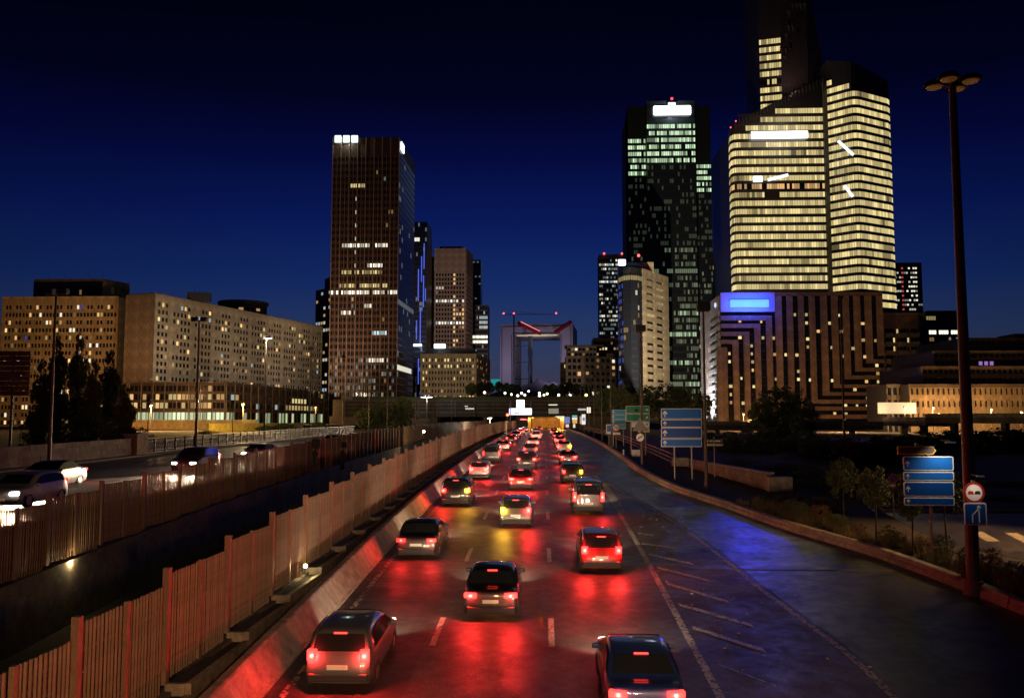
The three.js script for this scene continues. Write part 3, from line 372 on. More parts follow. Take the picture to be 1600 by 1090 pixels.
{ // the great hollow cube at the end of the axis
  const d = 1250, t = thing('cube_arch', 'huge hollow white cube arch at the end of the road axis', 'arch', at(838, 612, d), null, -0.1), W = 106, T = 18, D = 104, H = at(838, 506, d).y - t.position.y, mat = std({ color: rgb(0.72, 0.70, 0.74), roughness: 0.6 });
  const leg = (s, name) => mesh(name, metric(box(T, H, D, s * (W / 2 - T / 2), H / 2, -D / 2)), mat, t); leg(-1, 'leg'); leg(1, 'leg');
  mesh('roof_slab', metric(box(W - 2 * T - 0.02, 15, D - 0.4, 0, H - 7.5, -D / 2 - 0.1)), mat, t); mesh('base_slab', metric(box(W - 2 * T - 0.02, 6, D - 0.4, 0, 3, -D / 2)), mat, t);
  const line = std({ color: rgb(0.12, 0.10, 0.13), roughness: 0.5 }); for (const s of [-1, 1]) { mesh('joint_line', box(0.9, H - 6, 0.5, s * (W / 2 - 2.6), H / 2, 0.25), line, t); mesh('joint_line', box(0.9, H - 18, 0.5, s * (W / 2 - T + 1.2), H / 2 - 6, 0.25), line, t); } mesh('joint_line', box(W - 8, 0.9, 0.5, 0, H - 3.2, 0.25), line, t); mesh('joint_line', box(W - 2 * T, 0.9, 0.5, 0, H - 13.5, 0.35), line, t);
  const side = []; for (let k = 1; k < 22; k++) side.push(box(0.3, 0.7, D - 6, -W / 2 + T + 0.16, k * H / 24, -D / 2)); stuff(mesh('side_bands', side, line, t));
  const tower = new THREE.LatheGeometry([0, 0.12, 0.26, 0.4, 0.55, 0.7, 0.84, 1].map((v, i) => new THREE.Vector2(i % 2 ? 4.2 : 2.9, v * (H - 16))), 6); mesh('lift_shaft', tower, std({ color: rgb(0.16, 0.18, 0.24), roughness: 0.4, metalness: 0.4 }), t, V(-11, 2, -20)); for (const k of [0.2, 0.45, 0.7]) mesh('bracing', rod(V(-W / 2 + T, H * k, -24), V(-11, H * k, -20), 0.5), line, t);
  const red = std({ color: rgb(0.5, 0.03, 0.05), roughness: 0.5 }); const g1 = rod(V(-26, H + 1, 8), V(8, H - 15, 10), 3.2, 3.2, 6), g2 = rod(V(62 - 10, H + 2, 6), V(28, H - 14, 10), 3.2, 3.2, 6); mesh('red_gantry', g1, red, t); mesh('red_gantry', g2, red, t);
  mesh('gantry_light', rod(V(-21, H + 2.5, 11), V(7, H - 12, 13), 0.5, 0.5, 6), glow(1, 0.35, 0.3, 1.2), t);
  const soffitFixture = mesh('soffit_light', box(60, 0.5, 1.5, 0, H - 15.6, -12), glow(1, 0.8, 0.45, 0.9), t); spot(t, V(0, H - 40, -20), V(0, H, -20), rgb(1, 0.8, 0.45), 900, 1.2, 1, 40);
  for (const s of [-1, 1]) { const q = V(s * 62, 3, 85); mesh('added_flood_light', box(1.4, 1.2, 0.8, q.x, q.y, q.z), glow(0.8, 0.7, 1, 1), t); spot(t, q.clone().add(V(0, 0.5, -0.8)), V(s * 20, H * 0.55, 0), rgb(0.80, 0.64, 1), 5200, 0.75, 1, 20); }
  const m0 = thing('fabric_canopy', 'low peaked white canopy under the arch', 'canopy', V(t.position.x + 4, t.position.y, t.position.z + 30)); const sh = new THREE.Shape([[-34, 0], [-30, 5], [-20, 6.5], [-8, 9], [0, 16], [6, 12], [14, 9.5], [20, 11], [28, 6], [36, 3], [38, 0]].map(v => new THREE.Vector2(v[0], v[1]))); mesh('fabric', new THREE.ExtrudeGeometry(sh, { depth: 12, bevelEnabled: true, bevelSize: 2, bevelThickness: 3, bevelSegments: 2 }), std({ color: rgb(0.5, 0.5, 0.58), roughness: 0.8 }), m0);
  const base = at(803, 505, 1230), cr = thing('tower_crane', 'distant tower crane with red lights over the arch', 'crane', V(base.x, t.position.y, base.z)), ct = at(803, 491, 1230).y - t.position.y, lx = at(787, 491, 1230).x - base.x, rx = at(869, 491, 1230).x - base.x, cm = std({ color: rgb(0.12, 0.12, 0.15), roughness: 0.5 });
  mesh('mast', box(2.2, ct, 2.2, 0, ct / 2, 0), cm, cr); mesh('jib', box(rx - lx, 0.9, 1, (lx + rx) / 2, ct, 0), cm, cr); mesh('tie', rod(V(0, ct + 5, 0), V(rx * 0.6, ct, 0), 0.25), cm, cr); mesh('apex', box(1.2, 5, 1.2, 0, ct + 2.5, 0), cm, cr); for (const x of [lx, 0, rx]) mesh('red_light', new THREE.SphereGeometry(1.3, 8, 6), glow(1, 0.08, 0.12, 4), cr, V(x, ct + 1.4, 1));
}
{ // stepped residential building right of the axis
  const mat = stoneWall(0.62, 0.5, 0.44), r = rng(41), d = 480, y0 = -2; const A = xz(884, 560, d), B = xz(913, 560, d), C = xz(962, 556, d + 12), top = hy(556, d), foot = [A, B, C, [C[0], C[1] - 22], [A[0], A[1] - 22]], b = bld('residential_block', 'stepped stone apartment house with warm windows right of the arch', foot, y0);
  wmesh('core', prism(foot, y0, top - 0.2), M.black, b); const tone = () => { const t = r(); return t < 0.24 ? pick(WARM, r) : t < 0.28 ? WHITE[2] : M.glass; };
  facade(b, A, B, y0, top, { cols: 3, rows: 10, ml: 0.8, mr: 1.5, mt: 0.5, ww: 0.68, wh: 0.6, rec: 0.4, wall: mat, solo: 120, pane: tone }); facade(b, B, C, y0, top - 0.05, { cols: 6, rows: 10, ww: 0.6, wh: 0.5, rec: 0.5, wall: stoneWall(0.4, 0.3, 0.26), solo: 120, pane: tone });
  flood(b, at(900, 612, 430).sub(b.position), at(915, 570, 480).sub(b.position), rgb(1, 0.74, 0.52), 1300, 0.8); const p = plane(B, C); for (let k = 1; k < 9; k++) for (let j = 0; j < 3; j++) wmesh('balcony', fbox(p, 0.8 + j * 6, 4.6 + j * 6, y0 + k * (top - y0) / 10 - 0.3, y0 + k * (top - y0) / 10 + 0.7, 0.5, 1.7), M.darkConcrete, b);
  const U0 = xz(886, 541, d + 4), U1 = xz(932, 541, d + 4), y2 = hy(541, d + 4), uf = quad(U0, U1, [U1[0], U1[1] - 16]); wmesh('upper_core', prism(uf, top, y2), M.black, b); facade(b, U0, U1, top, y2, { cols: 8, rows: 2, ww: 0.7, wh: 0.5, rec: 0.3, wall: mat, solo: 140, pane: tone }); wmesh('roof', prism([[U0[0] - 1, U0[1] + 1], [U1[0] + 4, U1[1] + 1], [U1[0] + 4, U1[1] - 17], [U0[0] - 1, U0[1] - 17]], y2, [y2 + 0.6, y2 + 0.6, y2 + 2, y2 + 2]), M.darkConcrete, b);
  const S0 = xz(927, 528, d + 40), S1 = xz(967, 528, d + 40); const c = bld('residential_block', 'plain taller apartment house with dark windows behind the stepped one', quad(S0, S1, [S1[0], S1[1] - 20]), y0); wmesh('core', prism(quad(S0, S1, [S1[0], S1[1] - 20]), y0, hy(528, d + 40) - 0.2), M.black, c); facade(c, S0, S1, y0, hy(528, d + 40), { cols: 9, rows: 15, mt: 1.2, ww: 0.6, wh: 0.42, rec: 0.3, wall: stoneWall(0.4, 0.32, 0.28), solo: 60, pane: tone });
  const L0 = xz(876, 566, d + 20), L1 = xz(886, 566, d + 12), e = bld('residential_block', 'narrow brown house at the edge of the stepped apartment house', quad(L0, L1, [L1[0], L1[1] - 15]), y0); wmesh('core', prism(quad(L0, L1, [L1[0], L1[1] - 15]), y0, hy(566, d + 16)), M.black, e); facade(e, L0, L1, y0, hy(566, d + 16), { cols: 2, rows: 9, ww: 0.5, wh: 0.5, rec: 0.3, wall: stoneWall(0.4, 0.25, 0.18), solo: 20, pane: tone });
}
{ const r = rng(42), b = tower('lit_tower', 'slender pale-lit glass tower left of the cream slab tower', 936, 976, 0, 398, 720, 0, -2, { cols: 14, rows: 38, mt: 3, ww: 0.84, wh: 0.5, rec: 0.3, wall: std({ color: rgb(0.10, 0.13, 0.17), roughness: 0.35, metalness: 0.3 }), pane: rw => { const k = [36, 35, 32, 24, 23, 16, 15, 12, 9, 8, 5].includes(rw) ? 0.6 : 0.15; return r() < k ? pick([WHITE[1], WHITE[2], COOL[1], WHITE[0]], r) : r() < 0.4 ? COOL[0] : M.blueGlass; } }); for (const x of [944, 972]) { const p = at(x, 396, 718); wmesh('red_light', new THREE.SphereGeometry(0.9, 8, 6).translate(p.x, p.y, p.z), glow(1, 0.1, 0.1, 3), b); } }
{ // cream slab tower with a rounded dark glass flank
  const mat = stoneWall(0.86, 0.76, 0.60), A = xz(1003, 420, 410), B = xz(1043, 433, 436), y0 = -2, y1 = hy(420, 410), r = rng(43), flank = [[1003, 410], [996, 406.5], [985, 405], [974, 407.5], [967, 413], [965, 421]].map(([x, d]) => xz(x, 440, d)), foot = [A, B, [B[0] - 20, B[1] - 10], ...flank.slice(1).reverse()];
  const b = bld('cream_tower', 'cream slab tower with short dark window slots and a rounded dark flank', foot, y0); wmesh('core', prism(foot, y0, y1 - 0.2), M.black, b);
  facade(b, A, B, y0, y1, { cols: 2, rows: 20, ml: 2.6, mr: 5.2, mb: 2, mt: 2.4, ww: 0.72, wh: 0.36, rec: 0.45, wall: mat, solo: 60, pane: (rw, c) => r() < 0.24 ? pick([YEL[1], YEL[2], WARM[0]], r) : M.glass });
  const ytop = hy(428, 406); for (let k = 0; k < 5; k++) { const P = flank[k + 1], Q = flank[k]; facade(b, P, Q, y0, ytop, { cols: 3, rows: 20, ww: 0.9, wh: 0.62, rec: 0.15, wall: M.darkSteel, pane: (rw, c) => rw === 19 ? YEL[1] : rw < 2 ? (r() < 0.7 ? pick([GREEN[3], YEL[1]], r) : M.glass) : k > 2 && r() < 0.5 ? BLUE[0] : r() < 0.08 ? pick([WARM[0], WHITE[1]], r) : M.blueGlass }); }
  wmesh('corner_strip', [fbox(plane(flank[0], A.map((v, i) => v + (B[i] - A[i]) * 0.01)), 0, 0.4, y0, y1, 0, 0.3)], mat, b); const pr = flank.map(p => [p[0], p[1] - 1]); wmesh('roof_drum', prism([...pr, [pr[5][0] + 8, pr[5][1] - 8], [pr[0][0] + 2, pr[0][1] - 8]], ytop, ytop + 5.5), M.blueGlass, b);
  flood(b, at(1036, 640, 345).sub(b.position), at(1022, 510, 420).sub(b.position), rgb(1, 0.76, 0.48), 46000, 0.6); wmesh('roof_house', metric(box(7, 5.5, 9, at(1010, 410, 420).x, y1 + 2, -424)), mat, b); signBoard(b, 966, 978, 405, 415, 403, glow(0.85, 0.95, 1, 2.2), 'lit_sign', 1.2, [rgb(0.8, 0.9, 1), 60]); const q = at(998, 399, 412); wmesh('red_light', new THREE.SphereGeometry(0.7, 8, 6).translate(q.x, q.y, q.z), glow(1, 0.06, 0.06, 5), b); wmesh('light_pole', rod(V(q.x, y1, q.z), q, 0.12), M.black, b);
}
{ // tall dark glass tower in three shafts
  const d = 500, y0 = -2, P = [[982, 1010, 168, 506], [1012, 1088, 160, 498], [1089, 1112, 168, 506]], r = rng(44), yt = hy(165, d), A = xz(982, 300, 506), B = xz(1112, 300, 506), foot = quad(A, B, [B[0], B[1] - 40]), b = bld('office_tower', 'tall black glass tower in three shafts with a white lit sign on top', foot, y0);
  wmesh('core', prism(foot, y0, yt - 2), M.black, b); const wallM = std({ color: rgb(0.012, 0.015, 0.014), roughness: 0.25 });
  P.forEach(([a, c, py, dd], k) => { const X = xz(a, 300, dd), Y = xz(c, 300, dd), top = hy(py, dd), cols = k === 1 ? 24 : 8, rows = 43;
    wmesh('shaft', prism(quad(X, Y, [Y[0], Y[1] - 14]), y0, top - 0.2), M.black, b);
    facade(b, X, Y, y0, top, { cols, rows, mt: k === 1 ? 13 : k === 0 ? 19 : 35, ww: 0.82, wh: 0.6, rec: 0.15, wall: wallM, pane: (rw, c) => { const up = rows - 1 - rw; if (k === 0 ? up < 6 : up < (k === 1 ? 6 : 5)) return r() < (up % 2 ? 0.7 : 0.85) ? pick(GREEN.slice(3), r) : pick([GREEN[2], M.glass], r); if ([5, 8, 12, 15].includes(rw) && r() < 0.7) return pick([GREEN[3], GREEN[2]], r); if (rw === 21 && k < 2) return r() < 0.6 ? GREEN[2] : M.glass; if (rw < 25) { const t = r(); return t < (c > cols * 0.5 ? 0.5 : 0.25) ? pick([GREEN[0], GREEN[1], GREEN[1], GREEN[2]], r) : M.glass; } return r() < 0.3 ? GREEN[0] : M.glass; } }); });
  signBoard(b, 1021, 1080, 165.5, 179, 496.5, glow(0.85, 0.93, 1, 5), 'lit_sign', 2, [rgb(0.8, 0.9, 1), 900]); signBoard(b, 1044, 1056, 160, 165, 496.5, glow(0.85, 0.93, 1, 1.6), 'lit_emblem', 1);
  for (const x of [1030, 1050]) { const p = at(x, 154, 503); wmesh('roof_rail', box(6, 0.3, 0.3, p.x, p.y, p.z), M.darkSteel, b); } const q = at(1050, 154, 500); wmesh('red_light', new THREE.SphereGeometry(0.8, 8, 6).translate(q.x, q.y, q.z), glow(1, 0.05, 0.08, 3), b);
}
{ const b = tower('office_block', 'dark office block with two orange-lit storeys beside the bright tower', 1108, 1143, 0, 413, 580, 0, -2, { cols: 12, rows: 26, mt: 0.6, ww: 0.94, wh: 0.6, rec: 0.2, wall: std({ color: rgb(0.012, 0.016, 0.04), roughness: 0.3 }), pane: (rw, c) => rw === 25 && c > 1 ? glowOrange : rw === 19 && c > 1 && c < 10 ? glowOrange : M.blueGlass }); const q = at(1120, 395, 575); wmesh('light_pole', box(4, 8, 4, at(1117, 405, 578).x, b.userData.top + 3.5, -585), M.black, b); wmesh('red_light', new THREE.SphereGeometry(0.7, 8, 6).translate(q.x, q.y, q.z), glow(1, 0.1, 0.1, 4), b); const p = at(1138, 380, 560); wmesh('white_light', box(2, 3, 1, p.x, p.y, p.z), glow(0.8, 1, 0.95, 2), b); wmesh('light_mast', rod(V(p.x + 1, b.userData.top, p.z), V(p.x, p.y, p.z), 0.25), M.black, b); }

{ // the bright yellow-lit tower with slanted tops
  const y0 = -2, r = rng(51), d = 505, hyx = (px, py, dd) => at(px, py, dd).y, floor = hyx(1200, 300, d) - hyx(1200, 313.1, d);
  const arc = (list) => list.map(([px, dd]) => xz(px, 320, dd));
  const left = arc([[1141, 521], [1141.5, 514], [1144, 508], [1149, 505.2], [1156, 504.5], [1290, 504.5]]), right = arc([[1298, 506], [1330, 497.6], [1337, 496.2], [1343, 496], [1349, 496.8], [1355, 498.4], [1392, 509], [1395.5, 512]]);
  const b = bld('lit_tower', 'tallest tower, its storeys full of yellow light under slanted glass tops', [left[2], right[6], [right[6][0], right[6][1] - 50]], y0), wallM = std({ color: rgb(0.05, 0.038, 0.034), roughness: 0.35 }), darkGlass = std({ color: rgb(0.06, 0.045, 0.045), roughness: 0.3, metalness: 0.1 });
  const back = [[right[7][0], right[7][1] - 55], [left[0][0], left[0][1] - 55]];
  // slanted solid behind the bands: tops given per corner
  const topL = px => hyx(px, 197 - (px - 1141) * 0.50, d), pxL = [1141, 1141.5, 1144, 1149, 1156, 1290];
  const lp = [...left, xz(1298, 320, 508), [right[0][0], right[0][1] - 55], back[1]]; wmesh('lower_volume', prism(lp, y0, [...pxL.map(topL), topL(1296), topL(1296), topL(1141)]), wallM, b);
  const topR = px => hyx(px, 84 + (px - 1284) * 0.30, 500), pxR = [1298, 1330, 1337, 1343, 1349, 1355, 1392, 1395.5]; wmesh('right_volume', prism([...right, back[0], [right[0][0], right[0][1] - 55]], y0, [...pxR.map(topR), topR(1395), topR(1298)]), wallM, b);
  // glass fin rising out of the picture
  const s0 = xz(1187, 100, 515), s1 = xz(1221, 100, 512), s2 = xz(1262, 100, 514), s3 = xz(1285, 100, 522), sp = [s0, s1, s2, s3, [s3[0], s3[1] - 34], [s0[0], s0[1] - 34]];
  wmesh('glass_fin', prism(sp, hyx(1200, 215, 515), [hyx(1187, -70, 515), hyx(1221, -75, 515), hyx(1262, -40, 515), hyx(1285, 78, 515), hyx(1285, 78, 515), hyx(1187, -70, 515)]), darkGlass, b);
  const facets = [], pf = plane(s1, s2); for (let k = 0; k < 46; k++) { const row = Math.floor(k / 6), col = k % 6, cx = 0.6 + (5 - col) * (pf.W / 6.2) + (row > 3 ? row * 0.4 : 0), cy = hyx(1220, 12 + row * 12, 514); if (col > 5 - row * 0.55 || r() < 0.15) continue; const c = fpos(pf, pf.W - cx, cy, 0.25), g = new THREE.ConeGeometry(1.5, 4.6, 3, 1); g.rotateY(r() * 6); g.scale(1, 1, 0.3); g.rotateY(pf.turn); if (r() < 0.5) g.rotateZ(Math.PI); g.translate(c.x, c.y, c.z); facets.push(g); } if (facets.length) stuff(wmesh('facets', facets, std({ color: rgb(0.12, 0.09, 0.09), roughness: 0.3, metalness: 0.3 }), b));
  const seams = []; for (const [P, Q, n, ya, yb] of [[s1, s2, 10, 160, -60], [s2, s3, 4, 150, 90]]) { const p = plane(P, Q); for (let k = 0; k <= n; k++) seams.push(fbox(p, p.W * k / n - 0.07, p.W * k / n + 0.07, hyx(1220, ya, 514), hyx(1220, yb, 514), 0.02, 0.14)); for (let y = hyx(1220, ya, 514); y < hyx(1220, yb, 514); y += floor) seams.push(fbox(p, 0, p.W, y - 0.07, y + 0.07, 0.02, 0.12)); } stuff(wmesh('glazing_bars', seams, std({ color: rgb(0.09, 0.07, 0.07), roughness: 0.4 }), b));
  // storeys: each a band of panes following the plan, one part per storey and tone
  function storey(path, y, h, limit, tone) {
    const bins = new Map(); let run0 = 0;
    for (let k = 0; k < path.length - 1; k++) { const p = plane(path[k], path[k + 1]), n = Math.max(1, Math.round(p.W / 1.45)); for (let i = 0; i < n; i++) { const s = (i + 0.5) * p.W / n, c = fpos(p, s, y + h / 2, 0.12); if (!limit(c.x)) continue; const m = tone(c.x, run0 + s); if (!m) continue; const gap = i % 3 === 0 ? 0.26 : 0.14, g = box(p.W / n - gap, h, 0.1, c.x, c.y, c.z, p.turn); if (!bins.has(m)) bins.set(m, []); bins.get(m).push(g); } run0 += p.W; }
    for (const [m, l] of bins) stuff(wmesh('window_band', l, m, b));
    const slab = []; for (let k = 0; k < path.length - 1; k++) { const p = plane(path[k], path[k + 1]); const c0 = fpos(p, p.W / 2, 0, 0); if (limit(c0.x) || path.length < 3) slab.push(fbox(p, 0, p.W, y - (floor - h) + 0.12, y - 0.06, 0.02, 0.3)); } if (slab.length) wmesh('spandrel', slab, wallM, b);
  }
  const xOf = px => xz(px, 320, 505)[0]; let k = 0;
  for (let py = 452; py > 172; py -= 13.05, k++) { const y = hyx(1200, py, d), lo = py < 184 ? 1213 : py < 197 ? 1190 : py < 210 ? 1166 : 1139, seed = rng(600 + k); let block = 0, until = -1, base = 3;
    const dim = py > 288 && py < 300; storey(left, y, floor * 0.6, x => x >= xOf(lo) - (lo < 1145 ? 30 : 0), (x, s) => { if (s > until) { until = s + 3 + seed() * 12; base = seed() < 0.8 ? 3 : seed() < 0.6 ? 2 : 1; } if (dim) { return seed() < 0.75 ? [glowOrange, WARM[1], WARM[2]][Math.floor(seed() * 3)] : M.glass; } if (py > 300 && py < 312 && x > xOf(1193) && x < xOf(1217)) return null; const t = seed(); return YEL[Math.max(0, Math.min(4, base + (t < 0.25 ? -1 : t > 0.8 ? 1 : 0)))]; }); }
  k = 0; for (let py = 478; py > 116; py -= 13.05, k++) { const y = hyx(1340, py, 498), seed = rng(700 + k), hi = py < 126 ? 1306 : py < 139 ? 1326 : 1500; let until = -1, base = 3; storey(right, y, floor * 0.6, x => x <= xOf(hi) + (hi > 1400 ? 30 : 0), (x, s) => { if (s > until) { until = s + 2 + seed() * 10; base = seed() < 0.8 ? 3 : seed() < 0.6 ? 2 : 1; } const t = seed(); return YEL[Math.max(0, Math.min(4, base + (t < 0.25 ? -1 : t > 0.8 ? 1 : 0)))]; }); }
  k = 0; for (let py = 170; py > 66; py -= 12.6, k++) { const seed = rng(800 + k); storey([s0, s1], hyx(1200, py, 514), floor * 0.62, () => true, () => k === 3 ? (seed() < 0.3 ? YEL[3] : M.glass) : pick([YEL[2], YEL[3], YEL[3], YEL[4], YEL[1]], seed)); }
  const e0 = xz(1291, 320, 504), e1 = xz(1297, 320, 505), pe = plane(e0, e1); wmesh('seam_strip', [fbox(pe, 0, pe.W, y0, hyx(1294, 130, 505), 0, 0.6)], std({ color: rgb(0.09, 0.07, 0.06), roughness: 0.4 }), b);
  signBoard(b, 1174, 1263, 205.5, 215.5, 502, glow(1, 0.98, 0.95, 4), 'lit_sign', 1.2, [rgb(1, 0.95, 0.9), 500]); signBoard(b, 1177, 1192, 275, 284, 503, glow(0.9, 0.95, 1, 2.4), 'sign_reflection_piece', 0.8);  // the small second board is a sign reflection on the glass, built glowing
  for (const [xa, ya, xb, yb, dd] of [[1200, 281, 1232, 273, 503], [1310, 220, 1334, 242, 496], [1320, 290, 1333, 307, 496]]) { const A = at(xa, ya, dd), B = at(xb, yb, dd), L = A.distanceTo(B), g = new RoundedBoxGeometry(L, 1.7, 0.6, 2, 0.25); g.rotateZ(Math.atan2(B.y - A.y, B.x - A.x)); g.translate((A.x + B.x) / 2, (A.y + B.y) / 2, -dd); wmesh('sign_reflection_stroke', g, glow(0.85, 0.93, 1, 1.6), b); }  // strokes are sign reflections on the glass, built as glowing bars
  for (const [x, y] of [[1150, 189], [1338, 101], [1142, 199]]) { const p = at(x, y, 500); wmesh('red_light', new THREE.SphereGeometry(0.45, 6, 5).translate(p.x, p.y, p.z), glow(1, 0.08, 0.1, 3), b); }
  flood(b, at(1236, 150, 498).sub(b.position), at(1240, 60, 514).sub(b.position), rgb(1, 0.66, 0.6), 700, 0.9);
  // roof louvres along the slanted edge
  const lou = []; for (let i = 0; i < 26; i++) { const px = 1150 + i * 5.5, p = at(px, 197 - (px - 1141) * 0.5, 504.4); lou.push(box(0.25, 4.2, 0.4, p.x, p.y - 0.6, p.z + 0.3)); } stuff(wmesh('roof_louvres', lou, std({ color: rgb(0.14, 0.11, 0.1), roughness: 0.4 }), b));
}
{ // striped hotel with the blue sign
  const d = 291, y0 = -3.4, rib = std({ map: concreteMap, color: rgb(0.62, 0.42, 0.34), roughness: 0.7 }), white = std({ map: concreteMap, color: rgb(0.92, 0.90, 0.92), roughness: 0.7 }), r = rng(61);
  const X = px => xz(px, 560, d)[0], Y = py => at(1250, py, d).y, A = [X(1127), -d], B = [X(1380), -d], C = [A[0] + 1.5, -d - 42], top = Y(461), foot = [A, B, [B[0], -d - 40], C], b = bld('striped_hotel', 'hotel with brown stripes turning corners on its front and a glowing blue sign', foot, y0);
  wmesh('core', prism(foot, y0, top - 0.3), M.glass, b);
  const bar = (x0, x1, ya, yb, name = 'stripe') => { const g = metric(box(X(x1) - X(x0), Y(ya) - Y(yb), 0.9, (X(x0) + X(x1)) / 2, (Y(ya) + Y(yb)) / 2, -d + 0.45)); wmesh(name, g, rib, b); for (let k = 1; k < 3; k++) { /* shallow reeds give the panels their joints */ } };
  wmesh('sign_panel', metric(box(X(1212) - X(1127), Y(457) - Y(487), 1.1, (X(1212) + X(1127)) / 2, (Y(457) + Y(487)) / 2, -d + 0.56)), std({ color: rgb(0.42, 0.40, 0.46), roughness: 0.5 }), b);
  for (const [hy0, hy1, vx0, vx1] of [[493, 500.5, 1198, 1207], [505.5, 512, 1179.5, 1188.5], [518, 524.5, 1162, 1171], [530.5, 537, 1144.5, 1154]]) { bar(1127, vx1, hy0, hy1); bar(vx0, vx1, hy1 + 0.02, 656); } bar(1120, 1136, 542, 662);
  const vs = [[1213, 1223, 655], [1231, 1240, 655], [1249, 1257.5, 655], [1266, 1275, 624], [1284, 1294, 612.5], [1301, 1310.5, 600.5], [1319, 1328.5, 586.5], [1336, 1346, 574.5], [1353.5, 1363.5, 561.5], [1372, 1381, 556]]; vs.forEach(([a, c, e], i) => bar(a, c, 461, e));
  for (const [x0, a, c] of [[1266, 624.1, 630.5], [1284, 612.6, 618], [1301, 600.6, 606], [1319, 586.6, 592.5], [1336, 574.6, 580.5], [1353.5, 561.6, 567.5], [1272, 635, 641], [1268, 647.5, 654]]) bar(x0, 1381, a, c);
  wmesh('parapet', metric(box(X(1381) - X(1127), 1.1, 1.4, (X(1381) + X(1127)) / 2, top + 0.3, -d + 0.2)), rib, b);
  // dark window strips between the stripes: frames
  const bars = []; for (let py = 468; py < 655; py += 13.4) bars.push(box(X(1380) - X(1129), 0.12, 0.3, (X(1380) + X(1129)) / 2, Y(py), -d + 0.12)); stuff(wmesh('transoms', bars, M.darkSteel, b));
  const lit = [[1157.5, 501], [1191, 502], [1157, 527], [1193, 527.5], [1209.5, 528], [1140, 552], [1140, 564.5], [1175, 540], [1175, 552.5], [1176, 565], [1176, 578], [1158, 590.5], [1141, 603], [1141, 616], [1177, 603.5], [1141, 628.5], [1160, 629.5], [1244, 491.5], [1262, 491.5], [1262, 504.5], [1280, 517.5], [1298, 505], [1314, 493], [1316, 518], [1350, 506], [1350, 531.5], [1369, 532.5], [1263, 529.5], [1263, 542], [1211, 553.5], [1228, 554], [1245.5, 554.5], [1300, 543], [1334, 544.5], [1317, 556.5], [1352, 557.5], [1247, 580], [1247, 592.5], [1265, 593.5], [1300, 594.5], [1212, 592], [1370, 571], [1371, 583.5], [1353, 596], [1371, 596.5], [1334.5, 608.5], [1354, 621.5], [1319, 633.5], [1337, 634], [1353, 634.5], [1302, 646], [1319, 646.5], [1373, 647.5]];
  for (const [x, y] of lit) { const w = 1.15 - r() * 0.55; mesh('window', paneGeo(w, 0.98), pick([YEL[3], YEL[4], YEL[2], WARM[2], WARM[1]], r), b, V(X(x), Y(y), -d + 0.16).sub(b.position)); }
  for (let k = 0; k < 110; k++) { const col = [1141, 1158, 1175, 1193, 1209, 1227, 1245, 1262, 1280, 1298, 1316, 1333][Math.floor(r() * 12)], y = 545 + Math.floor(r() * 7) * 12.7; mesh('dark_window', paneGeo(1.15, 0.98), M.blueGlass, b, V(X(col), Y(y) - 0.1, -d + 0.08).sub(b.position)); }
  // side wing floodlit from below
  const p = plane(C, A), sideWall = []; for (let k = 0; k < 14; k++) { const ya = top - 9 - k * 2.78; if (ya < y0 + 2) break; wmesh('white_band', fbox(p, 25 - k * 0.7, 41.9 + 0.0, ya, ya + 1.5, 0.02, 0.9), white, b); }
  wmesh('side_wall', [fbox(p, 0, 25, y0, top, 0, 0.7), fbox(p, 25, 41.9, top - 7, top, 0, 0.7)], white, b); for (let k = 1; k < 12; k++) sideWall.push(fbox(p, k * 2.1, k * 2.1 + 0.14, y0, top, 0.7, 0.82)); stuff(wmesh('side_ribs', sideWall, rib, b)); for (const [s, y] of [[12, 17], [12, 20.5], [16, 15], [21, 24]]) wmesh('window', fbox(p, s, s + 0.9, y, y + 1.6, 0.72, 0.84), WARM[2], b);
  const flood = fpos(p, 30, -2.2, 7); wmesh('added_flood_light', box(1.2, 0.7, 0.8, flood.x, flood.y, flood.z), glow(0.9, 0.95, 1, 3), b); spot(b, flood.clone().add(V(0.6, 0.6, 0)).sub(b.position), fpos(p, 24, 14, 0).sub(b.position), rgb(0.92, 0.92, 1), 5200, 0.85, 1, 20);
  const s2 = fpos(p, 14, -2.4, 6); wmesh('added_flood_light', box(1.2, 0.7, 0.8, s2.x, s2.y, s2.z), glow(0.9, 0.95, 1, 3), b); spot(b, s2.clone().add(V(0.6, 0.6, 0)).sub(b.position), fpos(p, 12, 12, 0).sub(b.position), rgb(0.95, 0.92, 1), 2400, 0.85, 1, 20);
  // the sign: a blurred bar of blue light, seen as a lit box
  signBoard(b, 1141, 1202, 468, 480, d - 1.9, glow(0.016, 0.05, 1, 11), 'blue_lit_sign', 0.6); const sc = at(1171, 474, d - 4); const rl = new THREE.RectAreaLight(rgb(0.015, 0.06, 1), 34, 13, 2.6); rl.position.copy(sc).sub(b.position);  b.add(rl); point(b, sc.x - b.position.x, sc.y - b.position.y, sc.z - b.position.z, rgb(0.015, 0.06, 1), 150, 60);
  spot(b, at(1171, 474, d - 2.6).sub(b.position), V(11, -6, -42).sub(b.position), rgb(0.002, 0.012, 1), 4200, 0.30, 0.7, 45);
  const cs = fpos(p, 39.5, at(1122, 475, d).y, 1.2); wmesh('lit_emblem_sign', new THREE.SphereGeometry(0.9, 12, 8).scale(0.35, 1, 1).translate(cs.x, cs.y, cs.z), glow(0.5, 0.6, 1, 1.4), b);
}
const r3 = rng(71), glowRed = glow(1, 0.12, 0.12, 0.5), glowViolet = glow(0.6, 0.3, 1, 0.5);
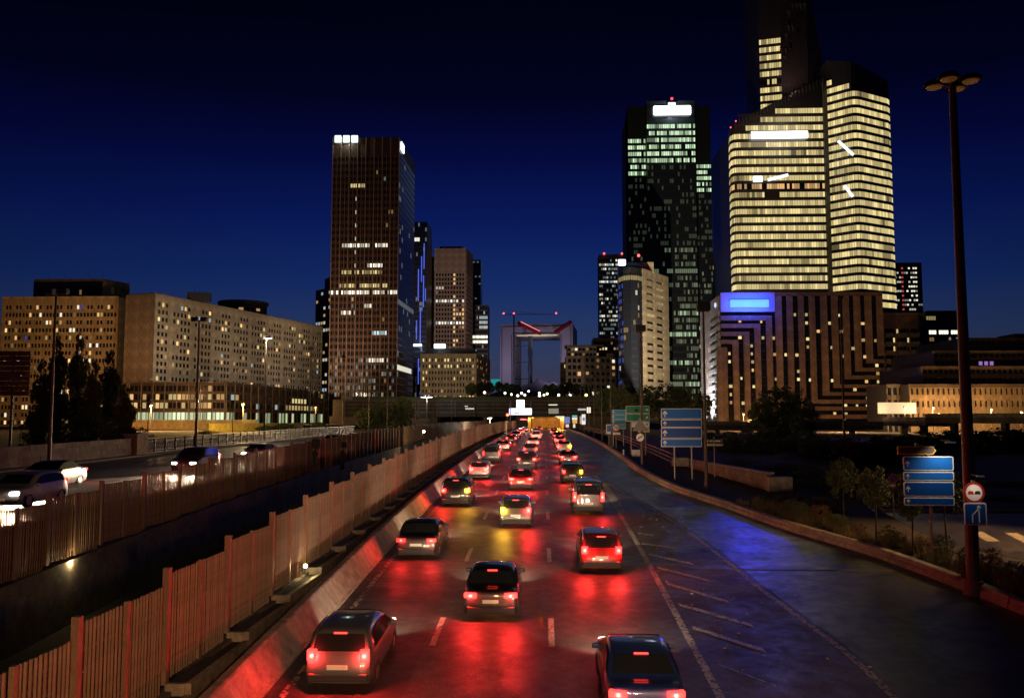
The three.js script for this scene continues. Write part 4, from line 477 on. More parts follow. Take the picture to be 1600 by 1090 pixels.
tower('lit_tower', 'grey slab tower with white window rows and a red light column behind the hotel', 1397, 1440, 0, 414, 620, 0, -2, { cols: 12, rows: 34, mt: 2, ww: 0.86, wh: 0.4, rec: 0.3, wall: stoneWall(0.30, 0.26, 0.26), pane: (rw, c) => c === 3 ? glowRed : c > 4 && c < 10 && r3() < 0.62 ? pick([WHITE[1], WHITE[2], WHITE[2]], r3) : c < 3 && r3() < 0.4 ? WHITE[1] : r3() < 0.1 ? WHITE[0] : M.glass });
{ // brown residential block with balconies
  const mat = stoneWall(0.34, 0.22, 0.17), b = tower('residential_block', 'brown apartment block with scattered yellow windows right of the striped hotel', 1379, 1434, 1448, 494, 310, 330, -4, { cols: 9, rows: 12, mt: 4.2, ml: 0.6, mr: 0.6, ww: 0.62, wh: 0.55, rec: 0.6, wall: mat, solo: 140, pane: (rw, c) => r3() < 0.2 ? pick([YEL[3], YEL[2], YEL[4], WARM[2]], r3) : M.glass, side: { cols: 1, rows: 1, mb: 20, ml: 3, mr: 3, ww: 0.02, wh: 0.02, pane: () => M.glass, name: 'seam' } });
  const p = plane(xz(1379, 494, 310), xz(1434, 494, 310)); for (let k = 1; k < 12; k++) for (const s of [0.2, 4.6, 9.2]) wmesh('balcony', fbox(p, s, s + 2.7, -4 + k * 3.05 - 0.2, -4 + k * 3.05 + 0.85, 0.62, 1.9), M.darkConcrete, b); flood(b, at(1405, 640, 285).setY(2).sub(b.position), at(1410, 570, 310).sub(b.position), rgb(1, 0.6, 0.34), 500, 0.9); wmesh('parapet', fbox(p, 0, p.W, b.userData.top, b.userData.top + 0.6, -0.6, 0.9), stoneWall(0.5, 0.42, 0.38), b);
}
tower('glass_block', 'small dark glass block with one bright storey left of the tall lamp mast', 1447, 1500, 0, 488, 420, 0, -4, { cols: 14, rows: 16, mt: 1.6, ww: 0.9, wh: 0.55, rec: 0.2, wall: M.darkSteel, solo: 120, soloLit: true, pane: (rw, c) => rw === 13 ? (c < 13 && c !== 4 && c !== 9 ? WHITE[3] : M.glass) : rw === 15 && c < 4 ? YEL[1] : rw < 13 && r3() < 0.18 ? pick([WARM[0], WHITE[0]], r3) : M.glass });
{ // stepped concrete complex at the far right, washed by sodium light at its foot
  const y0 = -4, mat = stoneWall(0.52, 0.36, 0.22), dark = stoneWall(0.26, 0.17, 0.12), d = 240, foot0 = [xz(1400, 560, d), xz(1700, 560, d), xz(1700, 560, d + 60), xz(1430, 560, d + 60)], b = bld('stepped_complex', 'long stepped concrete building with lamps glowing at its foot, right edge', foot0, y0);
  const levels = [[1420, 1700, 600, 240], [1440, 1700, 572, 246], [1458, 1700, 548, 252], [1500, 1700, 528, 260]]; let yb = y0;
  levels.forEach(([a, c, py, dd], i) => { const P = xz(a, py, dd), Q = xz(c, py, dd), y1 = hy(py, dd, 1550), f = quad(P, Q, [Q[0], Q[1] - 30]); wmesh('storey', prism(f, yb, y1), M.black, b); facade(b, P, Q, yb, y1, { cols: 34 - i * 3, rows: i ? 2 : 3, ww: i ? 0.78 : 0.4, wh: 0.5, mb: i ? 0.3 : 3.5, rec: 0.5, wall: i ? dark : mat, solo: 110 + i * 30, pane: (rw, cc) => i === 2 && rw === 0 && cc > 7 && cc < 11 ? pick([glowViolet, COOL[1]], r3) : M.glass }); wmesh('ledge', metric(fbox(plane(P, Q), -0.4, plane(P, Q).W, y1 - 0.9, y1, 0.5, 1.3)), dark, b); yb = y1; });
  const small = xz(1586, 524, 262), sm2 = xz(1700, 524, 262); wmesh('roof_house', prism(quad(small, sm2, [sm2[0], sm2[1] - 10]), yb, hy(521, 262, 1590)), dark, b);
  // low annex left of it, pale grey windows
  const P = xz(1385, 600, 246), Q = xz(1420, 600, 246), an = bld('annex', 'grey two-storey annex between the striped hotel and the stepped complex', quad(P, Q, [Q[0], Q[1] - 15]), y0); wmesh('core', prism(quad(P, Q, [Q[0], Q[1] - 15]), y0, hy(600, 246, 1400) - 0.1), M.black, an); facade(an, P, Q, y0, hy(600, 246, 1400), { cols: 4, rows: 4, ww: 0.7, wh: 0.6, rec: 0.3, wall: stoneWall(0.42, 0.38, 0.34), solo: 40, pane: () => M.blueGlass });
  const lobby = at(1402, 642, 236); wmesh('lit_window', box(10, 3, 0.4, lobby.x, lobby.y + 0.8, lobby.z), glow(1, 0.76, 0.46, 0.6), an);
}
// viaduct carrying the local road in front of the hotel
{ const v = thing('road_viaduct', 'low viaduct crossing in front of the striped hotel', 'viaduct', V(70, -4, -214)); const A = at(1096, 668, 214), B = at(1380, 662, 214), Cc = at(1446, 655, 190), E = at(1620, 652, 170);
  for (const [P, Q] of [[A, B], [B, Cc], [Cc, E]]) { const p = plane([P.x, P.z], [Q.x, Q.z]); const y = (P.y + Q.y) / 2 + 0.6; wmesh('deck', fbox(p, 0, p.W, y - 1.6, y - 0.4, -7, 0), M.darkConcrete, v); wmesh('parapet', fbox(p, 0, p.W, y - 0.4, y + 0.45, -0.3, 0.06), M.concrete, v); for (let s = 4; s < p.W; s += 11) wmesh('pier', fbox(p, s, s + 1, -5, y - 1.62, -4, -2.5), M.darkConcrete, v); } }

// ================================================================== overpass, tunnel, street furniture
{ // esplanade deck over the motorway with the orange-lit tunnel
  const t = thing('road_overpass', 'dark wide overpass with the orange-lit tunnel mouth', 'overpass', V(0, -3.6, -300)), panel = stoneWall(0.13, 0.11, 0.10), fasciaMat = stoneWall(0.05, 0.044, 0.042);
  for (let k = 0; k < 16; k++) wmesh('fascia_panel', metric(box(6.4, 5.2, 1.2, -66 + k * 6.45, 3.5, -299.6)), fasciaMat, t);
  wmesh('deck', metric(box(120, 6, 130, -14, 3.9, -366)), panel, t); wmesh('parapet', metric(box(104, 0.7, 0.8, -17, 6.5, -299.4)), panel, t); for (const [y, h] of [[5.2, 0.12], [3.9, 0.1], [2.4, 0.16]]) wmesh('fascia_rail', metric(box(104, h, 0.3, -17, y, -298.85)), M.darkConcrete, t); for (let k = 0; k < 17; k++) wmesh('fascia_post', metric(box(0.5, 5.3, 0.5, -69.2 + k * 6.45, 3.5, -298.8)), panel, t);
  for (const [x0, x1] of [[-9.6, -5.7], [-21.2, -19.6], [7.1, 32], [-75, -37.2]]) wmesh('abutment', metric(box(x1 - x0, 6, 80, (x0 + x1) / 2, -1.9, -340.5)), panel, t);
  const tile = std({ map: concreteMap, color: rgb(0.8, 0.7, 0.5), roughness: 0.5 }); for (const x of [-5.6, 7.0]) wmesh('tunnel_wall', metric(box(0.2, 4.4, 78, x, -1.4, -341)), tile, t); wmesh('tunnel_ceiling', metric(box(12.6, 0.2, 79, 0.7, 0.78, -340.6)), tile, t); wmesh('tunnel_end', metric(box(40, 6, 0.4, 0, -1, -381)), tile, t);
  for (const d of [306, 322, 338, 354, 370]) for (const x of [-4.6, 6.0]) { wmesh('tunnel_light', box(0.3, 0.16, 2.4, x, 0.5, -d), glow(1, 0.5, 0.12, 4), t); point(t, x, 0.2 + 3.6, -d + 300, rgb(1, 0.36, 0.05), 150, 6); }
  wmesh('hedge_strip', metric(box(100, 1.1, 1.6, -17, 7.3, -301.2)), std({ color: rgb(0.03, 0.045, 0.02), roughness: 1 }), t);
  for (const [x0, x1, y0, y1, m] of [[857, 873, 638, 646, WHITE[0]], [857, 871, 631.5, 633, WHITE[2]], [727, 741, 637, 639.5, WHITE[1]], [726, 731, 634, 635, WHITE[2]], [868, 882, 650, 651.4, WHITE[2]]]) signBoard(t, x0, x1, y0, y1, 298.6, m, 'lit_window', 0.2);
  structure('esplanade', sheet([[300, 6.85], [420, 8.5], [700, 16], [1000, 30], [1200, 39.5], [1500, 41]].map(([d, y]) => steps(-60, 32, 23).map(x => [x, y, -d]))), M.darkConcrete);
}
{ // lit gantry board over the left side of the motorway
  const t = thing('lit_billboard', 'glaring white lit board on a frame left of the tunnel mouth', 'billboard', V(at(813, 660, 262).x, 0.6, -262)); const wm = glow(0.93, 0.92, 1, 1.5), wt = glow(0.9, 0.98, 1, 3.2);
  signBoard(t, 795.5, 831, 637.5, 648, 262, wm, 'lit_board', 0.5, [rgb(0.9, 0.92, 1), 90]); signBoard(t, 807, 819.5, 624.5, 639, 261.4, wt, 'lit_top_board', 0.5); signBoard(t, 796.5, 798.5, 637.6, 647.8, 261.6, glow(0.4, 0.3, 1, 0.8), 'lit_edge_strip', 0.1); for (let k = 0; k < 5; k++) signBoard(t, 804 + k * 2.7, 806 + k * 2.7, 643.5, 646, 261.6, M.darkSteel, 'dark_block', 0.16); for (const x of [797, 830]) { const p = at(x, 650, 262.4); wmesh('post', rod(V(p.x, -3.6, p.z), V(p.x, at(x, 626, 262.4).y, p.z), 0.12), M.darkSteel, t); }
  const s = thing('signal_lamp', 'red signal lamp glowing left of the white lit board', 'signal', V(at(793, 648, 258).x, -3, -258)); mesh('post', cyl(0.08, 0.08, at(793, 648, 258).y + 3), M.black, s); mesh('red_light', new THREE.SphereGeometry(0.42, 10, 8).translate(0, at(793, 648, 258).y + 3, 0.2), glow(1, 0.1, 0.04, 6), s); point(s, 0, at(793, 648, 258).y + 3, 0.8, rgb(1, 0.05, 0.03), 30);
  const q = thing('signal_lamp', 'red signal lamp low beside the tunnel mouth', 'signal', V(at(818, 655, 280).x, -3, -280)); mesh('post', cyl(0.08, 0.08, at(818, 655, 280).y + 3), M.black, q); mesh('red_light', box(2.2, 0.35, 0.2, 0, at(818, 655, 280).y + 3, 0.1), glow(1, 0.05, 0.05, 4), q); point(q, 0, at(818, 655, 280).y + 3, 0.8, rgb(1, 0.04, 0.04), 40);
}
// footbridge the photographer stands on, with unseen lamps added under its edge to light fence and road
{ const t = thing('footbridge', 'concrete footbridge deck under the photographer', 'footbridge', V(0, -2.2, 0)); wmesh('deck', metric(box(60, 0.5, 3.2, -8, -2.05, 1.0)), M.concrete, t); wmesh('railing', [box(60, 0.06, 0.06, -8, -0.75, -0.4), ...steps(-38, 22, 2).map(x => box(0.05, 1.1, 0.05, x, -1.3, -0.4))], M.darkSteel, t);
  for (const [x, tx, ty, tz, i, ang] of [[-2.2, -11, -5.5, -36, 640, 0.50], [1.6, -1.0, -6.5, -36, 620, 0.44], [3.5, 6.0, -6.6, -29, 560, 0.30]]) { wmesh('added_road_light', box(0.5, 0.12, 0.25, x, -2.42, -0.55), glow(1, 0.55, 0.22, 2), t); spot(t, V(x, -2.52 + 2.2, -0.72), V(tx, ty + 2.2, tz), x > 0 ? rgb(1, 0.60, 0.36) : rgb(1, 0.47, 0.19), i, ang, 1, 8); } }

// ---- lamp masts
function mast(label, px, pyTop, d, yBase, o = {}) {
  const foot = at(px, pyTop, d), x = o.x ?? foot.x, h = foot.y - yBase, t = thing(o.name || 'lamp_mast', label, 'lamp mast', V(x, yBase, -d), o.group), r = o.r || 0.11;
  mesh('pole', metric(cyl(r, r * 0.55, h, 0, 0, 0, 12)), o.mat || M.mast, t); mesh('base_plate', metric(cyl(r * 1.5, r * 1.35, 0.5, 0, -0.05, 0, 12)), o.mat || M.mast, t);
  const n = o.heads || 2, s = o.size || 0.8;
  if (o.arms) { // four-lantern crown
    for (const a of [0.5, 2.2, 3.6, 5.4]) { const cx = Math.cos(a) * 0.62, cz = Math.sin(a) * 0.62; mesh('arm', rod(V(0, h - 0.1, 0), V(cx * 0.6, h + 0.12, cz * 0.6), 0.05), M.black, t); const g = new THREE.SphereGeometry(0.5, 16, 8, 0, Math.PI * 2, 0, Math.PI / 2).scale(0.82, 0.55, 0.82).translate(cx, h + 0.02, cz); mesh('lantern_hood', g, M.black, t); mesh('lantern_underside_glow', new THREE.CylinderGeometry(0.3, 0.26, 0.05, 16).translate(cx, h - 0.01, cz), glow(1, 0.36, 0.08, 0.05), t); }  // undersides given a dim glow in place of reflected light
  } else for (let k = 0; k < n; k++) { const sx = n === 1 ? 0 : (k ? 0.55 : -0.55) * s; mesh('lantern', new RoundedBoxGeometry(0.75 * s, 0.5 * s, 0.6 * s, 2, 0.08 * s).translate(sx, h + 0.1 * s, 0), M.black, t); if (o.lit) { mesh('lantern_underside_glow', box(0.6 * s, 0.1, 0.3 * s, sx + (o.lx || 0), h - 0.1, 0.34 * s), glow(...(o.tone || [1, 0.85, 0.6]), o.bright || 5), t); } }
  if (o.aim) spot(t, V(-0.2, h - 0.7, 0.4), o.aim.clone().sub(t.position), o.color, o.lit, 0.5, 1, 8); else if (o.lit) point(t, (o.lx || 0), h - 0.6, 0.9, o.color || WARMLAMP, o.lit, 8);
  return t;
}
mast('tall dark mast with a crown of four lanterns, right edge beside the round red sign', 1487, 132, 32.6, -6.3, { x: at(1521, 890, 32.6).x, r: 0.24, arms: 1, mat: M.mast });
mast('mast with a dark boxy head just right of the big blue sign', 1099, 482, 63, -5.0, { r: 0.13, heads: 1, size: 1.3 });
mast('mast carrying the triangular sign back and the white round sign', 1001, 515, 84, -4.5, { r: 0.14, heads: 1, size: 1.3 });
mast('bare rusty pole standing in front of the striped hotel', 1313, 466, 95, -5.2, { r: 0.13, heads: 1, size: 0.8 });
for (const [px, top, d] of [[954, 556, 118], [940, 575, 150], [928, 588, 180], [920, 596, 205], [913, 602, 235], [907, 606, 265]]) mast('thin lamp mast in the row on the right verge, ' + ({ 118: 'just left of the 70 sign', 150: 'second towards the tunnel', 180: 'third towards the tunnel', 205: 'fourth towards the tunnel', 235: 'fifth towards the tunnel', 265: 'the one nearest the tunnel' })[d], px, top, d, roadY(d) + 0.2, { r: 0.1, heads: 1, size: 1.2, group: 'masts on the right verge' });
mast('tall mast with two dark heads in front of the poplars', 80, 457, 59, -3.9, { x: at(75, 740, 59).x, r: 0.13, heads: 2, size: 0.9 });
mast('mast with two dark heads in front of the long slab, near its left end', 311, 500, 77, -3.6, { r: 0.14, heads: 2, size: 0.75 });
mast('mast with a glaring white lamp in front of the long slab', 416, 528, 122, -3.2, { r: 0.15, heads: 1, size: 1.2, lit: 260, lx: 0.5, tone: [1, 0.9, 0.75], bright: 7 });
mast('mast with a dark head at the right end of the long slab', 486, 545, 142, -3.1, { r: 0.13, heads: 1, size: 1.1 });
mast('short thin mast rising over the iron railing', 232, 625, 82, -3.5, { r: 0.07, heads: 1, size: 0.5 });
mast('thin mast in front of the podium corner', 364, 628, 140, -3.1, { r: 0.08, heads: 1, size: 0.8 });
mast('thin mast before the right wing of the podium', 451, 630, 160, -3.1, { r: 0.08, heads: 1, size: 0.8 });
mast('thin mast in front of the bronze tower, left side', 537, 558, 190, -3, { r: 0.12, heads: 1, size: 1.1 });
mast('thin mast in front of the bronze tower, middle', 577, 572, 215, -3, { r: 0.12, heads: 1, size: 1 });
mast('thin mast in front of the bronze tower, right side', 606, 578, 230, -3, { r: 0.12, heads: 1, size: 1 });
mast('thin mast below the blue light lines', 650, 590, 255, -3, { r: 0.12, heads: 1, size: 1 });
mast('pair mast beside the cream block', 677, 600, 270, -3, { r: 0.12, heads: 1, size: 1 });
mast('thin mast in front of the cream block', 706, 602, 280, -3, { r: 0.1, heads: 1, size: 0.9 });
mast('mast with four glaring white floodlights left of the cream block', 667, 620, 285, -3, { r: 0.14, heads: 2, size: 2.2, lit: 300, tone: [1, 0.96, 0.9], bright: 8, color: rgb(1, 0.93, 0.82) });
mast('short sodium street lamp before the shopfronts', 309, 627, 236, -3, { r: 0.1, heads: 1, size: 1, lit: 1500, color: rgb(1, 0.6, 0.24), tone: [1, 0.8, 0.5], bright: 6 });
mast('sodium street lamp before the ochre retaining wall', 236, 634, 225, -3.4, { r: 0.1, heads: 1, size: 0.9, lit: 2300, color: SODIUM, tone: [1, 0.5, 0.18], bright: 2 });
mast('sodium street lamp at the yellow-lit wall', 380, 632, 205, -3.4, { r: 0.1, heads: 1, size: 0.9, lit: 2300, color: rgb(1, 0.60, 0.12), tone: [1, 0.6, 0.2], bright: 2 });
mast('yellow street lamp at the right end of the podium', 493, 636, 300, -2, { r: 0.12, heads: 1, size: 0.9, lit: 500, color: SODIUM, tone: [1, 0.7, 0.25], bright: 3 });
mast('sodium street lamp behind the poplars', 140, 600, 250, -3, { r: 0.12, heads: 1, size: 0.9, lit: 800, color: SODIUM, tone: [1, 0.5, 0.18], bright: 2 });
for (const [px, py, d, i] of [[1414, 636, 228, 420], [1458, 637, 230, 700], [1503, 638, 228, 420], [1549, 640, 226, 700], [1596, 644, 205, 520]]) mast('sodium street lamp at the foot of the stepped complex, ' + ({ 1414: 'beside the bright lobby', 1458: 'left of the tall mast', 1503: 'just behind the tall mast', 1549: 'right of the tall mast', 1596: 'at the picture edge' })[px], px, py, d, -4, { r: 0.1, heads: 1, size: 0.8, lit: i, color: rgb(1, 0.58, 0.22), tone: [1, 0.75, 0.4], bright: 5, group: 'street lamps at the stepped complex' });
mast('side street lamp standing beyond the right picture edge', 1760, 540, 45, -5.6, { r: 0.1, heads: 1, size: 0.8, lit: 1100, aim: V(17.6, -6, -41.5), color: SODIUM, tone: [1, 0.5, 0.2], bright: 4 });
mast('small yellow lamp at the left foot of the striped hotel', 1162, 647, 262, -4, { r: 0.1, heads: 1, size: 0.7, lit: 900, color: SODIUM, tone: [1, 0.7, 0.3], bright: 4 });
mast('small lamp under the viaduct in front of the hotel', 1319, 655, 240, -4, { r: 0.1, heads: 1, size: 0.7, lit: 1500, color: SODIUM, tone: [1, 0.6, 0.25], bright: 3 });
// globe lamps on the esplanade
[[757, 613, 345], [789, 614, 380], [799, 616, 400], [809, 618, 420], [815, 614, 440], [820, 617, 460], [826, 611, 520], [843, 614, 480], [843, 618, 410], [850, 617, 400], [855, 615, 380], [873, 617, 350], [916, 617, 330]].forEach(([px, py, d], i) => { const p = at(px, py, d), y = 7 + (d - 300) * 0.016, t = thing('globe_lamp', 'small globe lamp glowing among the clipped trees, number ' + ['one', 'two', 'three', 'four', 'five', 'six', 'seven', 'eight', 'nine', 'ten', 'eleven', 'twelve', 'thirteen'][i] + ' from the left', 'lamp', V(p.x, y, p.z), 'globe lamps on the esplanade'); mesh('pole', cyl(0.07, 0.05, Math.max(0.5, p.y - y)), M.black, t); const tone = i === 1 || i === 10 ? [0.75, 1, 0.5] : i === 12 ? [1, 0.9, 0.2] : [1, 0.82, 0.6]; mesh('globe_light', new THREE.SphereGeometry(i > 2 && i < 9 ? 0.62 : 0.5, 12, 8).translate(0, Math.max(0.5, p.y - y), 0), glow(...tone, 5), t); point(t, 0, Math.max(0.5, p.y - y), 0.9, rgb(...tone), 25); });

// ---- bulkhead lamps along the cutting
for (const [label, px, py, d, i, x] of [['bright round lamp on the wall under the far slatted fence', 109, 878, 36.2, 7, 0], ['small lamp at the foot of a post of the near slatted fence', 477, 884, 33.6, 3, 0], ['lamp glowing low on the far slatted fence beyond the signals', 662, 674, 120, 40, 0]]) { const p = at(px, py, d), t = thing('bulkhead_lamp', label, 'lamp', V(p.x, p.y - 0.2, p.z)); const s = d > 100 ? 2.2 : 1; mesh('bracket', box(0.06 * s, 0.3 * s, 0.12 * s, -0.1 * s, 0.12, 0), M.darkSteel, t); mesh('lens_light', new THREE.SphereGeometry(0.085 * s, 12, 8).translate(0, 0.2, 0), glow(1, 0.82, 0.4, 9), t); point(t, 0.12, 0.2, 0.1, rgb(1, 0.72, 0.32), i, 4); }
for (const [label, px, pyTop, pyBase, d, w] of [['black railway signal with a rounded board against the far fence', 493, 687, 730, 58, 0.5], ['smaller railway signal with a square head against the far fence', 537, 690, 722, 72, 0.4]]) { const a = at(px, pyTop, d), b = at(px, pyBase, d), x = Math.max(a.x, -19.0), t = thing('railway_signal', label, 'signal', V(x, b.y - 0.6, a.z)), h = a.y - b.y + 0.6; mesh('post', cyl(0.06, 0.05, h), M.black, t); mesh('head', new RoundedBoxGeometry(w * 1.1, w * 1.25, 0.12, 3, w * 0.05).translate(0.05, h - 0.25, 0.08), M.black, t); mesh('hood', new RoundedBoxGeometry(w * 0.6, w * 0.5, 0.3, 2, 0.03).translate(0.08, h - 0.95, 0.12), M.black, t); mesh('ladder', box(0.22, h * 0.7, 0.03, -0.12, h * 0.35, 0), M.darkSteel, t); }

mast('short lamp post with twin lamps standing in the railway cutting', 756, 653, 215, roadY(215) - 2.4, { x: -13.5, r: 0.1, heads: 2, size: 0.6, lit: 700, tone: [1, 0.8, 0.55], bright: 4, color: rgb(1, 0.88, 0.66) });
// ---- left edge: stone wall, iron railing, sign back
{ const w = thing('stone_wall', 'rough stone wall along the upper carriageway below the poplars', 'wall', V(-38, -3.8, -66)), r = rng(91), mats = [0.34, 0.42, 0.5].map(k => stoneWall(k * 1.05, k * 0.82, k * 0.6)); for (let c = 0; c < 4; c++) { let d = 44 + (c % 2) * 0.5; while (d < 78.5) { const L = 0.9 + r() * 1.1, e = Math.min(79, d + L); wmesh('stone', metric(box(0.55 + r() * 0.06, 0.42, e - d - 0.025, -38, leftY(d) - 0.1 + 0.22 + c * 0.44, -(d + e) / 2)), pick(mats, r), w); d = e; } } wmesh('backing', metric(box(0.4, 1.74, 34.8, -38.02, leftY(60) + 0.7, -61.5)), M.darkConcrete, w); wmesh('end_pillar', metric(box(1.2, 2.1, 2.2, -38, leftY(79) + 0.8, -79.6)), stoneWall(0.75, 0.6, 0.4), w); wmesh('pillar_cap', metric(box(1.4, 0.2, 2.4, -38, leftY(79) + 1.95, -79.6)), M.concrete, w); }
{ const f = thing('iron_railing', 'ornamental dark iron railing along the upper carriageway', 'railing', V(-38, -3.4, -105)), iron = std({ color: rgb(0.10, 0.09, 0.085), roughness: 0.5, metalness: 0.3 }), pale = std({ color: rgb(0.4, 0.38, 0.36), roughness: 0.5 }); const y = d => leftY(d) + 0.2; let d = 81; while (d < 172) { const L = 2.4, m = d + L / 2, yy = y(m); wmesh('post', metric(box(0.16, 1.35, 0.16, -38, yy + 0.62, -d)), iron, f); const g = [box(0.06, 0.06, L, -38, yy + 1.05, -m), box(0.06, 0.06, L, -38, yy + 0.18, -m)]; for (let k = 0; k < 6; k++) { const z = -d - (k + 0.5) * L / 6; for (const s of [-1, 1]) { const q = box(0.04, 0.72, 0.05); q.rotateX(s * 0.5); q.translate(-38, yy + 0.62, z); g.push(q); } } wmesh('panel', g, iron, f); d += L; } wmesh('handrail', run([[-0.07, 0], [0.07, 0], [0.07, 0.08], [-0.07, 0.08]], steps(80, 173, 3), K(-38), d => y(d) + 1.28), pale, f); wmesh('plinth', run([[-0.25, -0.4], [0.3, -0.4], [0.3, 0.1], [-0.25, 0.1]], steps(80, 173, 3), K(-38), d => y(d) - 0.1), pale, f); }
{ const d = 61, a = at(50, 548, d), c = at(50, 618, d), t = thing('sign_back', 'back of a large slatted road sign at the left picture edge', 'sign', V(a.x - 2.6, -3.8, -d)), w = 5, h = a.y - c.y, y = c.y + 3.8, mat = std({ map: rustMap, color: rgb(0.42, 0.3, 0.24), roughness: 0.6 }); for (let k = 0; k < 9; k++) mesh('board', metric(box(w, h / 9 - 0.02, 0.05, 0, y + (k + 0.5) * h / 9, 0)), mat, t); for (const x of [-1.3, 1.2]) { mesh('post', metric(box(0.16, y + h, 0.12, x, (y + h) / 2, -0.12)), M.mast, t); } mesh('beam', metric(box(w * 0.9, 0.12, 0.08, -0.4, y + h * 0.45, 0.07)), mat, t); }

// ---- right edge: parapets and railing
{ const w = thing('concrete_parapet', 'low concrete parapet of block courses behind the slip road', 'wall', V(14.4, -5, -70)), A = [13.6, -82], B = [15.8, -62], p = plane(A, B); const mat = stoneWall(0.55, 0.45, 0.38); for (let k = 0; k < 6; k++) for (let c = 0; c < 3; c++) wmesh('block', fbox(p, k * p.W / 6 + 0.02, (k + 1) * p.W / 6 - 0.02, -5.3 + c * 0.48 + k * -0.0, -5.3 + c * 0.48 + 0.455, -0.3, 0.05), mat, w); wmesh('end_block', metric(box(1.6, 1.25, 1.2, 16.4, -4.6, -61.6)), stoneWall(0.68, 0.6, 0.54), w); wmesh('near_block', metric(box(1.5, 1.1, 1.2, 12.9, -4.15, -83)), stoneWall(0.68, 0.52, 0.44), w); wmesh('coping', fbox(p, -0.2, p.W + 0.2, -3.84, -3.7, -0.36, 0.12), M.concrete, w); }
{ const f = thing('pipe_railing', 'dark railing running up the right verge behind the road signs', 'railing', V(12.4, -4.4, -120)); let d = 84; while (d < 290) { const L = 3.2, x = 12.4 + (d - 84) * 0.004; if (d < 160) wmesh('post', metric(box(0.08, 1.15, 0.08, x, roadY(d) + 0.75, -d)), M.darkSteel, f); d += L; } for (const h of [1.25, 0.85, 0.45]) wmesh('rail', run([[-0.03, 0], [0.03, 0], [0.03, 0.06], [-0.03, 0.06]], steps(84, 288, 6), d => 12.4 + (d - 84) * 0.004, d => roadY(d) + h), std({ color: rgb(0.2, 0.07, 0.06), roughness: 0.5 }), f); }

// ---- road signs
const SIGN = { blue: std({ color: rgb(0.01, 0.14, 0.52), roughness: 0.35 }), deep: std({ color: rgb(0.006, 0.075, 0.33), roughness: 0.35 }), sky: std({ color: rgb(0.02, 0.36, 0.62), roughness: 0.35 }), cyan: std({ color: rgb(0.05, 0.55, 0.62), roughness: 0.35 }), green: std({ color: rgb(0.0, 0.22, 0.10), roughness: 0.35 }), white: std({ color: rgb(0.82, 0.80, 0.76), roughness: 0.4 }), yellow: std({ color: rgb(0.75, 0.42, 0.02), roughness: 0.4 }), red: std({ color: rgb(0.42, 0.02, 0.02), roughness: 0.4 }), black: M.black, brown: std({ color: rgb(0.10, 0.05, 0.035), roughness: 0.5 }), grey: std({ color: rgb(0.22, 0.19, 0.17), roughness: 0.6 }) };
function roundRect(w, h, r) { const s = new THREE.Shape(), x = -w / 2, y = -h / 2; s.moveTo(x + r, y); s.lineTo(x + w - r, y); s.absarc(x + w - r, y + r, r, -Math.PI / 2, 0); s.lineTo(x + w, y + h - r); s.absarc(x + w - r, y + h - r, r, 0, Math.PI / 2); s.lineTo(x + r, y + h); s.absarc(x + r, y + h - r, r, Math.PI / 2, Math.PI); s.lineTo(x, y + r); s.absarc(x + r, y + r, r, Math.PI, Math.PI * 1.5); return s; }
const ext = (s, t) => new THREE.ExtrudeGeometry(s, { depth: t, bevelEnabled: false, curveSegments: 5 });
function arrow(size, turn = 0) { const k = size / 2, s = new THREE.Shape([[-0.13, -1], [0.13, -1], [0.13, 0.25], [0.62, -0.25], [0.75, 0.1], [0, 1], [-0.75, 0.1], [-0.62, -0.25], [-0.13, 0.25]].map(v => new THREE.Vector2(v[0] * k, v[1] * k))); const g = ext(s, 0.008); g.rotateZ(turn); return g; }
// one board of a sign: pale border, coloured face, mark; centre given in the sign's own axes
function board(t, x, y, w, h, mat, marks = [], z = 0) { mesh('board_border', ext(roundRect(w, h, Math.min(0.08, h * 0.15)), 0.03).translate(x, y, z), SIGN.white, t); mesh('board_face', ext(roundRect(w - 0.09, h - 0.09, Math.min(0.06, h * 0.12)), 0.012).translate(x, y, z + 0.031), mat, t); for (const [g, m, dx, dy, n] of marks) mesh(n || 'arrow', g.translate(x + dx, y + dy, z + 0.046), m, t); }
function signAt(name, label, d, px, pyBase, yBase, posts) { const p = at(px, 655, d), t = thing(name, label, 'road sign', V(p.x, yBase, -d)); return t; }
const loc = (t, px, py, d) => at(px, py, d).sub(t.position);
function boards(t, d, list) { for (const [x0, x1, y0, y1, mat, marks] of list) { const a = loc(t, x0, y0, d), b = loc(t, x1, y1, d); board(t, (a.x + b.x) / 2, (a.y + b.y) / 2, b.x - a.x, a.y - b.y, mat, marks(b.x - a.x, a.y - b.y)); } }
const upLeft = (w, h) => [[arrow(Math.min(0.5, h * 0.62)), SIGN.white, -w / 2 + 0.3, 0]];
{ const d = 69, yb = roadY(d) + 0.2, t = signAt('direction_sign', 'big blue direction sign of four boards with upward arrows', d, 1065, 745, yb); for (const x of [1053, 1080]) { const p = loc(t, x, 640, d + 0.1); mesh('post', metric(cyl(0.07, 0.07, p.y, p.x, 0, -0.1)), M.galv, t); } const e = (x0, x1, y0, y1, m) => [x0, x1, y0, y1, m, upLeft]; boards(t, d, [e(1033, 1097, 638, 654.5, SIGN.blue), e(1033, 1097, 655.5, 667.3, SIGN.deep), e(1033, 1097, 668, 684.5, SIGN.deep), e(1033, 1097, 685.5, 698, SIGN.blue)]); }
